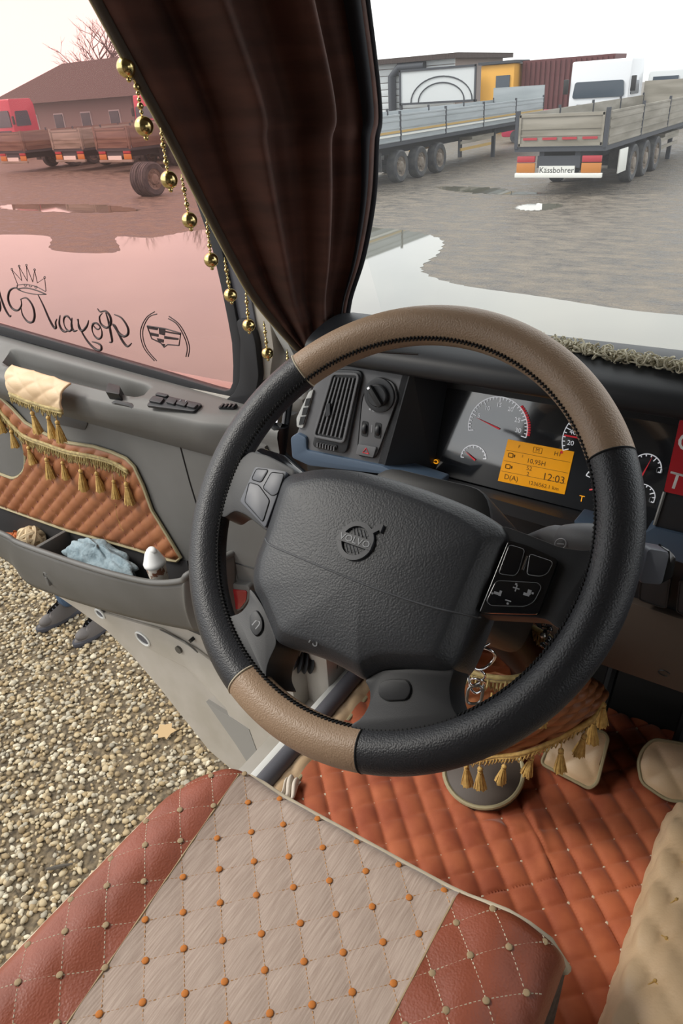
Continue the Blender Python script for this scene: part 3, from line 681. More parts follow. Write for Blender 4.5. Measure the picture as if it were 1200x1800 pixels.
# upper ledge running under the window, with a roll edge: cross-section swept along X
def zback(x): return 2.354 - .055 * (x + .943)
def zfront(x): return 2.334
def sst(a, b, x): t = min(1, max(0, (x - a) / (b - a))); return t * t * (3 - 2 * t)
def ledge(u, v):
    x = -.775 - 1.19 * u; zb, zf = zback(x), zfront(x); yf = .878 - .010 * (1 - sst(-1.2, -1.05, x)) + .03 * sst(-.95, -.81, x)
    m = .05 * sst(-1.575, -1.555, x) * (1 - sst(-1.135, -1.11, x)); zi = lambda y: zf + (zb - zf) * (y - yf) / (.945 - yf)
    pr = [(.975, zb - .002), (.945, zb), (.932, zi(.932)), (.929, zi(.929) - .12 * m), (.925, zi(.925) - m), (yf + .034, zi(yf + .034) - m), (yf + .029, zi(yf + .029) - .12 * m), (yf + .022, zi(yf + .022)), (yf + .010, zf - .001), (yf + .003, zf - .006), (yf, zf - .016), (yf + .002, zf - .045), (.893, zf - .075), (.904, zf - .09)]
    q = v * (len(pr) - 1); i = min(int(q), len(pr) - 2); f = q - i
    return (x, pr[i][0] * (1 - f) + pr[i + 1][0] * f, pr[i][1] * (1 - f) + pr[i + 1][1] * f)
MB().grid(ledge, 150, 27).build('ledge', M['door'], DR, smooth=60)
LZ = Fr((-1.0, .88, 2.335), (1, 0, -.035), (0, .065, .022))     # top plane of the ledge
def LP(px, py, h=0): return LZ.px(px, py, h)
kn = MB(); kn.prism(round_poly([LP(188, 698), LP(193, 682), LP(214, 687), LP(213, 702)], .004), LZ, -.035, .012)
lt = kn.build('latch_lever', M['black'], DR, bevel=.004)
MB().tube([LZ.pt(*LP(184, 700), -.02), LZ.pt(*LP(203, 704), -.006), LZ.pt(*LP(226, 708), -.008), LZ.pt(*LP(236, 712), -.02)], .005, 8).build('lever_arm', M['door_dark'], lt)
for a, b in (((2, 600), (22, 606)), ((30, 609), (70, 621)), ((78, 624), (120, 637)), ((126, 639), (172, 652))):
    MB().tube([LZ.pt(*LP(*a), .0015), LZ.pt(*LP(*b), .0015)], .0040, 6, flat=.6).build('demist_slot', M['black'], DR)
sp_ = MB().prism(round_poly([LP(258, 717), LP(277, 696), LP(358, 713), LP(343, 727)], .006), LZ, .0, .006).build('switch_panel', M['dash_dark'], DR, bevel=.002)
for q in ([(264, 712), (273, 703), (292, 707), (285, 716)], [(275, 701), (281, 697), (300, 701), (295, 705)], [(294, 714), (300, 705), (315, 709), (309, 718)], [(312, 717), (318, 710), (334, 713), (328, 721)], [(331, 721), (336, 714), (352, 717), (345, 724)]):
    MB().prism(round_poly([LP(*p) for p in q], .003), LZ, .005, .011).build('switch', M['spoke'], sp_, bevel=.0015)
for q in ((321, 712), (331, 713)):
    MB().ball(LZ.pt(*LP(*q), .011), .002, 6, 4).build('switch_symbol', M['mark_dim'], sp_)
vs = MB().prism(round_poly([LP(384, 719), LP(390, 713), LP(421, 712), LP(414, 719)], .006), LZ, .0, .004).build('thumb_vent', M['dash_dark'], DR)
for k in range(4): MB().box((LP(393 + k * 7, 716)[0], LP(393 + k * 7, 716)[1], .005), (.004, .010, .004), LZ).build('vent_rib', M['black'], vs)
# window: rubber seal, tinted pane, upper frame
FG = FY(.965)
gp = [(-130, 530), (0, 569), (150, 612), (300, 655), (380, 679), (400, 684), (409, 682), (414, 670), (415, 640), (413, 600), (406, 560), (394, 500), (380, 440), (362, 385), (332, 300), (302, 215), (276, 150)]
gl2 = FG.pxs(gp); topz = 3.05
gl2 = gl2 + [(gl2[-1][0] - .02, topz), (-1.72, topz + .02), (-1.90, 2.86)]
MB().prism(gl2, FG, -.003, .003).build('window_pane', M['pink_glass'], DR)
# surrounding frame (outer loop minus pane)
def ring(inner, outer, fr, h0, h1):
    m = MB(); n = len(inner)
    V = [fr.pt(a, b, h0) for a, b in inner] + [fr.pt(a, b, h0) for a, b in outer] + [fr.pt(a, b, h1) for a, b in inner] + [fr.pt(a, b, h1) for a, b in outer]
    F = []
    for i in range(n):
        j = (i + 1) % n
        F += [(i, j, n + j, n + i), (2 * n + i, 3 * n + i, 3 * n + j, 2 * n + j), (i, 2 * n + i, 2 * n + j, j), (n + i, n + j, 3 * n + j, 3 * n + i)]
    return m.add(V, F)
def offs(poly, d):
    """offset a loop outwards by d (per-vertex normal)"""
    A = np.array(poly); n = len(A); area = .5 * sum(A[i][0] * A[(i + 1) % n][1] - A[(i + 1) % n][0] * A[i][1] for i in range(n)); sg = 1 if area > 0 else -1; out = []
    for i in range(n):
        t = nrm(nrm(A[i] - A[i - 1]) + nrm(A[(i + 1) % n] - A[i])); dd = d[i] if not np.isscalar(d) else d
        out.append(tuple(A[i] + sg * dd * np.array([t[1], -t[0]])))
    return out
dw = [.022] * len(gl2)
ring(gl2, offs(gl2, .022), FG, -.006, .010).build('window_seal', M['rubber'], DR, bevel=.003)
ring(offs(gl2, .020), offs(gl2, [.028] * 8 + [.05, .06, .06, .06, .06, .06, .06, .06, .06] + [.07] * 3), FG, -.03, .004).build('window_frame', M['seal_grey'], DR, bevel=.004)
ring(offs(gl2, [.026] * 8 + [.048, .058, .058, .058, .058, .058, .058, .058, .058] + [.068] * 3), offs(gl2, [.03] * 8 + [.08, .09, .09, .09, .09, .09, .09, .09, .09] + [.10] * 3), FG, -.05, .0).build('frame_flange', M['paint'], DR, bevel=.004)
MB().prism(round_poly(FY(.955).pxs([(398, 702), (414, 690), (424, 668), (426, 600), (418, 560), (440, 560), (452, 600), (458, 660), (452, 690), (430, 712)]), .01), FY(.955), -.02, .006).build('corner_seal', M['rubber'], DR, bevel=.003)
# black lettering stuck on the pane, mirrored from inside
def dpx(L): return [(x / 2.5, 440 + y / 2.5) for x, y in L]
dec = MB()
def stroke(L, r=.0020, n=6, w=None):
    p = smooth_path([np.array(FG.px(*q)) for q in dpx(L)], n); m = len(p)
    rr = [r * (.5 + .9 * math.sin(math.pi * (i + .5) / m)) for i in range(m)] if w is None else [w] * m
    dec.tube([FG.pt(a, b, .0035) for a, b in p], rr, 6, flat=1)
def ell(cx, cy, rx, ry, rot, r=.0020):
    c, s = math.cos(rot), math.sin(rot)
    p = [np.array(FG.px((cx + rx * math.cos(t) * c - ry * math.sin(t) * s) / 2.5, 440 + (cy + rx * math.cos(t) * s + ry * math.sin(t) * c) / 2.5)) for t in np.linspace(0, 2 * math.pi, 24, endpoint=False)]
    dec.tube([FG.pt(a, b, .0035) for a, b in p], [r * (.6 + .6 * abs(math.sin(k / 24 * 2 * math.pi))) for k in range(24)], 6, closed=True)
# R
stroke([(508, 280), (540, 296), (566, 335), (568, 365), (550, 376), (528, 360), (512, 330), (500, 322)]); stroke([(470, 272), (482, 310), (492, 360), (498, 398), (486, 402)])
stroke([(434, 254), (446, 268), (470, 266), (490, 290), (492, 322), (474, 338), (450, 322), (443, 292), (455, 275)]); stroke([(500, 325), (520, 352), (545, 398), (566, 420), (584, 406)])
# o y a l
ell(432, 352, 20, 36, R(-18)); stroke([(447, 330), (440, 345), (425, 340), (410, 318)], .0012)
stroke([(350, 300), (352, 335), (368, 352), (388, 330), (395, 306)]); stroke([(345, 300), (362, 350), (392, 400), (425, 432), (448, 436), (450, 418), (432, 405), (410, 400)])
ell(304, 320, 17, 34, R(-15)); stroke([(322, 295), (320, 330), (330, 352), (345, 350)])
stroke([(172, 192), (196, 240), (222, 300), (242, 336), (252, 338), (250, 315), (256, 300)]); stroke([(270, 284), (266, 318), (276, 345), (292, 356), (305, 350)])
# C l a s s
stroke([(98, 176), (72, 163), (48, 178), (42, 215), (58, 252), (84, 262), (100, 240), (98, 215)]); stroke([(96, 214), (122, 208), (148, 240), (158, 282), (150, 312), (128, 312), (106, 284), (98, 250)])
stroke([(0, 160), (8, 200), (28, 255), (48, 288), (54, 284)]); stroke([(-40, 205), (-10, 200), (4, 225), (6, 258), (-8, 272), (-28, 258), (-36, 230)])
stroke([(-70, 190), (-58, 212), (-66, 240), (-84, 246), (-92, 232)]); stroke([(-112, 178), (-100, 200), (-108, 228), (-126, 234), (-134, 220)])
# crown
stroke([(84, 150), (58, 84), (102, 132), (90, 70), (126, 134), (122, 66), (150, 138), (158, 86), (170, 142), (202, 120), (208, 178)], n=1, w=.0009)
stroke([(80, 152), (120, 148), (165, 158), (206, 180)], w=.0009); stroke([(82, 168), (120, 164), (165, 174), (208, 192)], w=.0014); stroke([(82, 152), (84, 170), (120, 184), (165, 192), (208, 192)], w=.0011)
for q in ((58, 82), (90, 68), (122, 64), (158, 84), (202, 118)): ell(q[0], q[1], 4, 4, 0, .0008)
for q in ((118, 152), (140, 155), (164, 160)): ell(q[0], q[1], 6, 4, 0, .0008)
# crest between two brackets
for o_ in (0, 10):
    stroke([(685 + o_, 268 + o_), (650 + o_, 292), (626 + o_, 338), (624 + o_, 382), (642 + o_, 434), (684 + o_, 484)], w=.0011)
    stroke([(748 - o_ * .3, 288 + o_), (792 - o_, 322), (822 - o_, 372), (838 - o_, 424), (832 - o_, 466)], w=.0011)
def blk(L, h=.0045): dec.prism([FG.px(*p) for p in dpx(L)], FG, .003, h)
stroke([(652, 330), (730, 342), (800, 362), (792, 416), (742, 412), (726, 424), (712, 405), (672, 386), (652, 330)], n=1, w=.0014)
for q in ([(655, 334), (700, 340), (698, 349), (660, 343)], [(664, 358), (702, 366), (702, 378), (672, 372)], [(704, 340), (732, 345), (730, 372), (706, 366)], [(732, 352), (766, 358), (764, 364), (732, 358)], [(728, 374), (790, 384), (789, 392), (728, 386)], [(696, 384), (726, 390), (724, 404), (700, 396)], [(714, 408), (730, 410), (727, 424)], [(766, 358), (800, 364), (798, 370), (766, 364)]): blk(q)
dec.build('window_lettering', M['decal'], DR, smooth=60)

# quilted tan door card with piping, fringe and tassels
qpx = [(-60, 668), (0, 693), (25, 716), (48, 741), (85, 762), (126, 777), (168, 783), (200, 793), (225, 804), (239, 818), (255, 852), (270, 894), (298, 940), (321, 978), (314, 984), (300, 982), (240, 963), (120, 930), (0, 888), (-60, 868)]
qp = D0.pxs(qpx); QA = np.array(qp)
def inside(p, A):
    c = False; n = len(A); j = n - 1
    for i in range(n):
        if (A[i][1] > p[1]) != (A[j][1] > p[1]) and p[0] < (A[j][0] - A[i][0]) * (p[1] - A[i][1]) / (A[j][1] - A[i][1]) + A[i][0]: c = not c
        j = i
    return c
def edist(p, A):
    d = 9
    for i in range(len(A)):
        a, b = A[i - 1], A[i]; ab = b - a; t = np.clip(np.dot(p - a, ab) / (np.dot(ab, ab) + 1e-12), 0, 1); d = min(d, np.linalg.norm(p - a - ab * t))
    return d
def quilt_panel(poly, fr, step, hfun, holes=()):
    """a quilted sheet: lattice of cells clipped to an outline, height from hfun(a, b)"""
    A = np.array(poly); m = MB(); lo, hi = A.min(0), A.max(0); nx, ny = int((hi[0] - lo[0]) / step) + 2, int((hi[1] - lo[1]) / step) + 2; idx = {}
    def vid(i, j):
        if (i, j) not in idx:
            a, b = lo[0] + i * step, lo[1] + j * step; idx[(i, j)] = len(m.v); m.v.append(tuple(fr.pt(a, b, hfun(a, b, min(1, edist(np.array([a, b]), A) / .012)))))
        return idx[(i, j)]
    ins = {}
    for i in range(nx + 1):
        for j in range(ny + 1):
            p = (lo[0] + i * step, lo[1] + j * step); ins[(i, j)] = inside(p, A) and not any(inside(p, np.array(h)) for h in holes)
    for i in range(nx):
        for j in range(ny):
            if sum(ins[k] for k in ((i, j), (i + 1, j), (i + 1, j + 1), (i, j + 1))) >= 3: m.f.append((vid(i, j), vid(i + 1, j), vid(i + 1, j + 1), vid(i, j + 1)))
    return m
def puff(a, b, s1, s2, amp, rot=R(45), ox=0, oy=0, p=.45, q=None):
    c, s = math.cos(rot), math.sin(rot); u = ((a - ox) * c + (b - oy) * s) / s1; v = (-(a - ox) * s + (b - oy) * c) / s2
    return amp * (abs(math.sin(math.pi * u)) ** p) * (abs(math.sin(math.pi * v)) ** (p * .6 if q is None else q))
hole = D0.pxs(round_poly([(-70, 735), (20, 748), (42, 770), (50, 800), (48, 826), (30, 841), (-10, 826), (-70, 810)], 12))
qd = quilt_panel(qp, D0, .0052, lambda a, b, e: .004 + puff(a, b, .031, .0425, .0085, R(-50), p=.38, q=.10) * e, [hole])
card = qd.build('quilted_card', M['tan_quilt'], DR, smooth=180)
MB().tube([D0.pt(a, b, .006) for a, b in qp], .0042, 7, closed=True).build('piping', M['cord'], card)
MB().tube([D0.pt(a, b, .007) for a, b in hole], .0042, 7, closed=True).build('piping', M['cord'], card)
MB().prism(hole, D0, .0, .004).build('handle_recess', M['door'], DR)
# stitch bumps across the channels
stb = MB(); c5, s5 = math.cos(R(-50)), math.sin(R(-50))
lo_, hi_ = QA.min(0), QA.max(0)
for i in range(-110, 20):
    for j in range(-60, 60):
        u, v = i * .031, j * .0425; a, b = u * c5 - v * s5, u * s5 + v * c5
        if lo_[0] < a < hi_[0] and lo_[1] < b < hi_[1] and inside((a, b), QA) and not inside((a, b), np.array(hole)):
            stb.tube([D0.pt(a - .007 * c5 - .003 * s5 * -1, b - .007 * s5, .008), D0.pt(a + .007 * c5, b + .007 * s5, .008)], .0012, 4)
stb.build('cross_stitching', M['brown_leather'], card)

# ---- tassel template and fringe makers
def tassel_mesh(L=.05):
    m = MB(); I = Fr((0, 0, 0), (1, 0, 0), (0, 1, 0))
    m.ball((0, 0, -.004), .0055, 8, 6)
    n = 14; V = []; F = []
    for j, (r, z) in enumerate([(.0035, -.009), (.0046, -.015), (.0075, -.03), (.0100, -.046), (.0110, -L)]):
        for k in range(n):
            a = 2 * math.pi * k / n; rr = r * (1 + (.15 if k % 2 else -.15) * (j > 0)); zz = z - (.006 * ((k * 7) % 5) / 5 if j == 4 else 0)
            V.append((rr * math.cos(a), rr * math.sin(a), zz))
    for j in range(4):
        for k in range(n): F.append((j * n + k, j * n + (k + 1) % n, (j + 1) * n + (k + 1) % n, (j + 1) * n + k))
    m.add(V, F); m.tube([(.0042 * math.cos(t), .0042 * math.sin(t), -.0105) for t in np.linspace(0, 6.28, 10, endpoint=False)], .0012, 4, closed=True)
    for k in range(26):
        a = k * 2.4; r = .0135 * (.55 + .45 * ((k * 3) % 7) / 7)
        m.tube([(.003 * math.cos(a), .003 * math.sin(a), -.010), (r * .62 * math.cos(a), r * .62 * math.sin(a), -.03), (r * math.cos(a + .1), r * math.sin(a + .1), -L - .006 * ((k * 5) % 4) / 4)], .0009, 4, caps=False)
    m.tube([(0, 0, 0), (0, 0, .018)], .0013, 5)
    return m
TS = tassel_mesh().build('tassel', M['gold_thread'], None, 180, loc=(0, 0, 0)); COL.objects.unlink(TS)
def hang_tassel(p, parent, s=1.0, tilt=0):
    W = WM[parent].inverted() @ Matrix.Translation(Vector(p)) @ Matrix.Rotation(tilt, 4, 'Y') @ Matrix.Rotation(random.uniform(0, 6), 4, 'Z') @ Matrix.Scale(s, 4)
    return inst(TS, 'tassel', parent, W)
def fringe(pts, out, parent, mat, drop=.022, pitch=.0065, r=.0016, name='fringe_loops', head=.004):
    """looped fringe hung along a path; out = direction towards the viewer"""
    P_ = [np.array(p, float) for p in smooth_path(pts, 12)]; seg = np.cumsum([0] + [np.linalg.norm(P_[i + 1] - P_[i]) for i in range(len(P_) - 1)])
    at = lambda s: np.array([np.interp(s, seg, [p[k] for p in P_]) for k in range(3)]); o = np.array(out, float); m = MB(); n = int(seg[-1] / pitch)
    dn = np.array([0, 0, -1.]) if abs(o[2]) < .8 else np.array([0, -1., 0])
    for k in range(n):
        s = k * pitch; a, b = at(s), at(min(s + pitch * .9, seg[-1])); d = drop * random.uniform(.75, 1.15); w = o * random.uniform(.002, .008)
        m.tube([a + o * .002, a + w + dn * d * .6, (a + b) / 2 + w + dn * d, b + w + dn * d * .6, b + o * .002], r, 4, caps=False)
    m.tube([p + o * .002 for p in P_[::3]], head, 7); m.tube([p + o * .002 + dn * .006 for p in P_[::3]], head * .8, 7)
    return m.build(name, mat, parent, 180)
D1 = FY(.886)
fr_px = [(-30, 700), (0, 712), (30, 745), (52, 764), (85, 776), (126, 790), (170, 798), (205, 808), (232, 824)]
fringe([D0.pt(*D0.px(x, y), .010) for x, y in fr_px], (0, -1, 0), card, M['olive_thread'], drop=.026)
for x, y in ((8, 724), (30, 752), (60, 780), (92, 800), (120, 806), (152, 820), (180, 824), (210, 838), (232, 842)):
    hang_tassel(D0.pt(*D0.px(x, y), .018), card, random.uniform(.85, 1.05), random.uniform(-.12, .12))
MB().tube([D0.pt(*D0.px(x, y), .016) for x, y in ((212, 880), (214, 900), (222, 922), (226, 928))], .0008, 4).build('loose_thread', M['gold_thread'], card)
# beige cover wrapped over the grab roll, with its own fringe
cv_px_t, cv_px_b = [(22, 642), (60, 652), (100, 664), (125, 674)], [(20, 690), (50, 703), (85, 714), (112, 720)]
FC = FY(.835); FT = FY(.862)
def cov(u, v):
    t = np.interp(u, [0, .33, .7, 1], range(4)); i = min(int(t), 2); f = t - i
    tx = np.array(cv_px_t[i]) * (1 - f) + np.array(cv_px_t[i + 1]) * f; bx = np.array(cv_px_b[i]) * (1 - f) + np.array(cv_px_b[i + 1]) * f
    top = FT.pt(*FT.px(*tx)); bot = FC.pt(*FC.px(*bx)); p = top * (1 - v) + bot * v
    p = p + np.array([0, -.012 * math.sin(math.pi * v), .006 * math.sin(math.pi * v)]); a = u * .14; b = v * .08
    p = p + np.array([0, -1, .3]) * puff(a, b, .033, .033, .004, R(45)); return p
hc = MB().grid(cov, 40, 26).build('grab_cover', M['cream'], DR, smooth=180, solid=.004)
fringe([FC.pt(*FC.px(x, y), .003) for x, y in cv_px_b], (0, -1, 0), hc, M['olive_thread'], drop=.018)
for x, y in ((60, 722), (88, 730), (104, 738)): hang_tassel(FC.pt(*FC.px(x, y), .006), hc, .95, random.uniform(-.1, .1))
# small recess under the grab roll
MB().prism(round_poly(D0.pxs([(100, 722), (156, 742), (150, 756), (100, 744)]), .008), D0, .0, .0025).build('grip_recess', M['door_dark'], DR, bevel=.001)

# map pocket: a trough standing out from the trim
FP = FY(.795)
rim_b = [D0.pt(*D0.px(x, y)) for x, y in ((2, 892), (120, 932), (240, 966), (318, 990))]
rim_f_px = [(4, 938), (30, 953), (90, 975), (150, 995), (210, 1012), (270, 1024), (318, 1021), (330, 1010)]
bot_px = [(14, 985), (40, 1015), (62, 1031), (120, 1052), (200, 1076), (270, 1093), (335, 1106), (346, 1108)]
rim_f = [np.array(FP.pt(*FP.px(*q))) for q in rim_f_px]; bot_f = [np.array(FY(.835).pt(*FY(.835).px(*q))) for q in bot_px]
rim_f = [rim_f[0] + np.array([-.30, .0, -.004])] + rim_f + [np.array([rim_f[-1][0] + .02, .86, rim_f[-1][2]]), np.array([rim_f[-1][0] + .03, .905, rim_f[-1][2]])]
bot_f = [bot_f[0] + np.array([-.25, 0, .03])] + bot_f + [np.array([rim_f[-1][0] - .02, .87, bot_f[-1][2] + .0]), np.array([rim_f[-1][0], .905, bot_f[-1][2] + .01])]
RF, BF = smooth_path(rim_f, 5), smooth_path(bot_f, 5)
def pk(u, v):
    k = u * (len(RF) - 1); i = min(int(k), len(RF) - 2); f = k - i; a = RF[i] * (1 - f) + RF[i + 1] * f; b = BF[i] * (1 - f) + BF[i + 1] * f
    return a * (1 - v) + b * v + np.array([0, -.010 * math.sin(math.pi * v), 0])
pm = MB().grid(pk, 60, 10)
pocket = pm.build('map_pocket', M['door'], DR, smooth=60, solid=.006)
pb = MB(); n_ = len(BF)
pb.add([tuple(p) for p in BF] + [(p[0], .905, p[2] + .01) for p in BF], [(i, i + 1, n_ + i + 1, n_ + i) for i in range(n_ - 1)])
pb.build('pocket_floor', M['door_dark'], pocket, solid=.004)
MB().tube(RF, .007, 8).build('pocket_lip', M['door'], pocket, smooth=180)
bk = [(D0.px(x, y)) for x, y in ((-60, 868), (2, 892), (120, 932), (240, 966), (300, 984), (330, 985))]
MB().prism(bk + [(bk[-1][0], bk[-1][1] - .22), (bk[0][0], bk[0][1] - .16)], D0, .0, .003).build('pocket_back', M['door_dark'], pocket)
dv0 = P(98, 945, 'Y', .86)
MB().box((dv0[0], .85, dv0[2] - .055), (.012, .10, .12)).build('divider', M['door'], pocket, bevel=.004)
FE = FY(.79); a_, b_ = FE.px(82, 1010)
MB().tube([FE.pt(a_ + .008 * math.cos(t), b_ + .008 * math.sin(t), .004) for t in np.linspace(.6, 5, 12)], .0016, 5).build('moulded_mark', M['door'], pocket)
# red courtesy lamp near the hinge
FL = FY(.885)
cl_ = MB().prism(round_poly(FL.pxs([(396, 1024), (438, 1030), (440, 1050), (425, 1072), (408, 1078), (396, 1060)]), .012), FL, -.03, .0).build('lamp_housing', M['door'], DR, bevel=.003)
MB().prism(round_poly(FL.pxs([(399, 1034), (435, 1038), (433, 1056), (422, 1070), (404, 1073)]), .008), FL, -.01, .002).build('red_lens', M['red_lens'], cl_, bevel=.002)

# ---- things lying in the pocket
def blob(name, c, r, mat, label, cat, amp=.3, seed=0):
    rg = np.random.default_rng(seed); ph = rg.uniform(0, 6, 12)
    def fn(u, v):
        a = 2 * math.pi * u; t = math.pi * (.02 + .96 * v); d = 1 + amp * (.35 * math.sin(3 * a + ph[0] + 2 * t) + .3 * math.sin(5 * t + ph[1] + a) + .25 * math.sin(7 * a - 4 * t + ph[2]) + .15 * math.sin(11 * a + 6 * t + ph[3]))
        return (c[0] + r[0] * d * math.sin(t) * math.cos(a), c[1] + r[1] * d * math.sin(t) * math.sin(a), c[2] + r[2] * d * math.cos(t))
    return tag(MB().grid(fn, 56, 32, True).build(name, mat, smooth=180), label, cat)
ca = P(185, 985, 'Y', .845)
blob('folded_cloth', (ca[0] - .02, .848, ca[2] - .01), (.115, .036, .042), M['cloth_blue'], 'crumpled blue-grey cloth lying in the door pocket', 'cloth', .35, 3)
cb_ = P(52, 942, 'Y', .86)
rb_ = thing('rope_knot', 'ball of knotted cream rope lying in the left end of the door pocket', 'rope', (cb_[0], .86, cb_[2] - .05))
MB().ball((cb_[0], .86, cb_[2] - .012), .028, 14, 8, (1.2, 1, .9)).build('core', M['rope'], rb_)
for k in range(7):
    ax = nrm(rng.normal(size=3)); e1 = nrm(np.cross(ax, [.3, .5, .8])); e2 = np.cross(ax, e1)
    MB().tube([np.array([cb_[0], .86, cb_[2] - .012]) + (e1 * math.cos(t) * 1.1 + e2 * math.sin(t)) * .031 for t in np.linspace(0, 2 * math.pi, 22, endpoint=False)], .0075, 7, closed=True).build('strand', M['rope'], rb_)
co = P(26, 945, 'Y', .86)
blob('orange_rag', (co[0] - .01, .865, co[2] - .02), (.04, .03, .028), M['orange_cloth'], 'small orange rag beside the cream rope in the door pocket', 'cloth', .25, 8)
cc = P(275, 1000, 'Y', .845)
cup = thing('drink_cup', 'small printed cup with twisted white top standing in the door pocket', 'cup', (cc[0], .845, cc[2] - .08))
Fc = Fr((cc[0], .845, cc[2]), nrm([1, 0, .1]), (0, 1, 0))
MB().lathe([(.017, -.085), (.020, -.03), (.022, .008), (.0225, .012)], Fc, 22).build('cup_body', M['paper_cup'], cup)
MB().lathe([(.0225, .010), (.025, .012), (.0255, .018), (.024, .022), (.022, .026), (.016, .042), (.009, .052), (.004, .056)], Fc, 22).build('white_lid', M['white'], cup, smooth=50)
MB().ball((cc[0], .845, cc[2] + .05), .010, 10, 8, (1.2, .8, .9)).build('lid_twist', M['white'], cup)
# ================================================================== DASHBOARD
DB = thing('dashboard', 'dark grey truck dashboard with blue-grey trim behind the wheel', 'dashboard', (.4, 1.1, 2.0))
TL = R(12)
DP = Fr((0, .87, 2.40), (1, 0, 0), (0, math.sin(TL), math.cos(TL)))
CF = Fr((0, .955, 2.38), (1, 0, 0), (0, math.sin(R(17)), math.cos(R(17))))
XA, XB = -.715, 1.62
prof = [(.985, 2.475), (.905, 2.482), (.884, 2.486), (.876, 2.496), (.880, 2.512), (.900, 2.524), (.95, 2.534), (1.0, 2.532), (1.08, 2.505), (1.20, 2.44), (1.40, 2.345)]
def sweep(prof, xa, xb, n=14, rnd=.03):
    m = MB(); k = len(prof); xs = np.linspace(xa, xb, n)
    for x in xs: m.v.extend([(float(x), float(a), float(b)) for a, b in prof])
    for i in range(n - 1):
        for j in range(k - 1): m.f.append((i * k + j, (i + 1) * k + j, (i + 1) * k + j + 1, i * k + j + 1))
    m.f.append(tuple(range(k))); m.f.append(tuple(range((n - 1) * k, n * k))); return m
SP = smooth_path(prof, 3)
sweep(SP, -.672, XB).build('dash_top', M['dash_dark'], DB, smooth=50)
# groove on the hood left of the cluster
MB().tube([P(x, y, 'Z', 2.531) for x, y in ((560, 628), (640, 617), (735, 622))], .0018, 5).build('top_groove', M['black'], DB)
# body below
body = [(1.38, 2.36), (.975, 2.46), (.962, 2.30), (.885, 2.30), (.90, 2.20), (.905, 2.055), (.93, 2.035), (1.40, 2.03)]
sweep(body, XA + .02, XB).build('dash_body', M['dash_dark'], DB, smooth=20)
# left switch panel
lpan = MB().prism(round_poly(DP.pxs([(519, 770), (546, 690), (572, 634), (632, 637), (724, 645), (676, 818), (540, 795)]), .006), DP, -.07, 0).build('left_panel', M['dash'], DB, bevel=.003)
# air vent
vo = round_poly(DP.pxs([(591, 648), (641, 651), (611, 798), (550, 785)]), .012)
vi = round_poly(DP.pxs([(591, 658), (633, 659), (607, 773), (559, 763)]), .005)
vent = MB().prism(vo, DP, .0, .006).build('air_vent', M['dash_dark'], DB, bevel=.003)
MB().prism(vi, DP, .004, .0065).build('vent_cavity', M['black'], vent)
ring(vi, offs(vi, .004), DP, .005, .010).build('vent_bezel', M['dash'], vent, bevel=.001)
VA = [np.array(DP.px(*p)) for p in ((591, 658), (633, 659), (607, 773), (559, 763))]
for k in range(6):
    f = (k + .8) / 6.6; a = VA[0] * (1 - f) + VA[1] * f; b = VA[3] * (1 - f) + VA[2] * f; d = nrm(b - a); a = a + d * .004; b = b - d * .004
    s = np.array([-d[1], d[0]]) * .0012
    MB().prism([tuple(a - s), tuple(a + s), tuple(b + s), tuple(b - s)], DP, .006, .0105).build('slat', M['steel'] if False else M['dash'], vent)
for k in range(4):
    f = (k + 1) / 5; a = VA[0] * (1 - f) + VA[3] * f; b = VA[1] * (1 - f) + VA[2] * f
    MB().tube([DP.pt(*a, .0068), DP.pt(*b, .0068)], .0007, 4).build('cross_slat', M['dash'], vent)
MB().prism(round_poly([DP.px(582, 708), DP.px(588, 706), DP.px(588, 728), DP.px(580, 730)], .002), DP, .008, .014).build('vent_tab', M['dash_dark'], vent)
tw_ = MB().prism(round_poly(DP.pxs([(561, 774), (597, 781), (595, 790), (560, 784)]), .003), DP, .005, .008).build('thumb_wheel', M['black'], vent)
for k in range(7):
    a = np.array(DP.px(564 + k * 4.8, 779 + k * 1.1)); MB().box((a[0], a[1] - .001, .009), (.002, .007, .004), DP).build('thumb_rib', M['dash'], tw_)
# side vent at the dash end
sv = MB().prism(round_poly(DP.pxs([(545, 688), (553, 684), (534, 752), (524, 750), (523, 735)]), .003), DP, .0, .004).build('side_vent', M['pale'], DB, bevel=.001)
for (x0, y0, x1, y1) in ((541, 700, 548, 712), (536, 716, 544, 728), (531, 732, 539, 745)):
    MB().prism(DP.pxs([(x0, y0), (x1 + 1, y0 - 1), (x1 - 3, y1), (x0 - 3, y1 + 1)]), DP, .003, .005).build('vent_cell', M['black'], sv)
# light switch plate with rotary knob, thumb wheels and hazard button
pl_ = round_poly(DP.pxs([(638, 700), (650, 672), (672, 662), (694, 672), (700, 700), (662, 805), (629, 799)]), .008)
lsp = MB().prism(pl_, DP, .0, .003).build('light_switch_plate', M['dash'], DB, bevel=.001)
MB().tube([DP.pt(a, b, .003) for a, b in pl_], .0009, 4, closed=True).build('plate_edge', M['black'], lsp)
ka, kb = DP.px(669, 694)
KF = Fr(DP.pt(ka, kb, .003), DP.u, DP.v)
MB().lathe([(.0265, 0), (.026, .003), (.0245, .0035), (.018, .003)], KF, 30).build('knob_base', M['dash_dark'], lsp)
knb = MB().lathe([(.0175, .002), (.017, .009), (.0155, .0105), (.001, .0105)], KF, 30).build('rotary_knob', M['dash_dark'], lsp)
dgn = nrm([1, -1.15, 0]); gx = Fr(KF.pt(0, 0, .0105), KF.u * dgn[0] + KF.v * dgn[1], -KF.u * dgn[1] + KF.v * dgn[0])
MB().prism(rrect(0, 0, .036, .009, .003), gx, 0, .008).build('knob_grip', M['black'], knb, bevel=.002)
MB().box((-.015, 0, .0085), (.003, .004, .001), gx).build('knob_pointer', M['mark'], knb)
sy = MB()
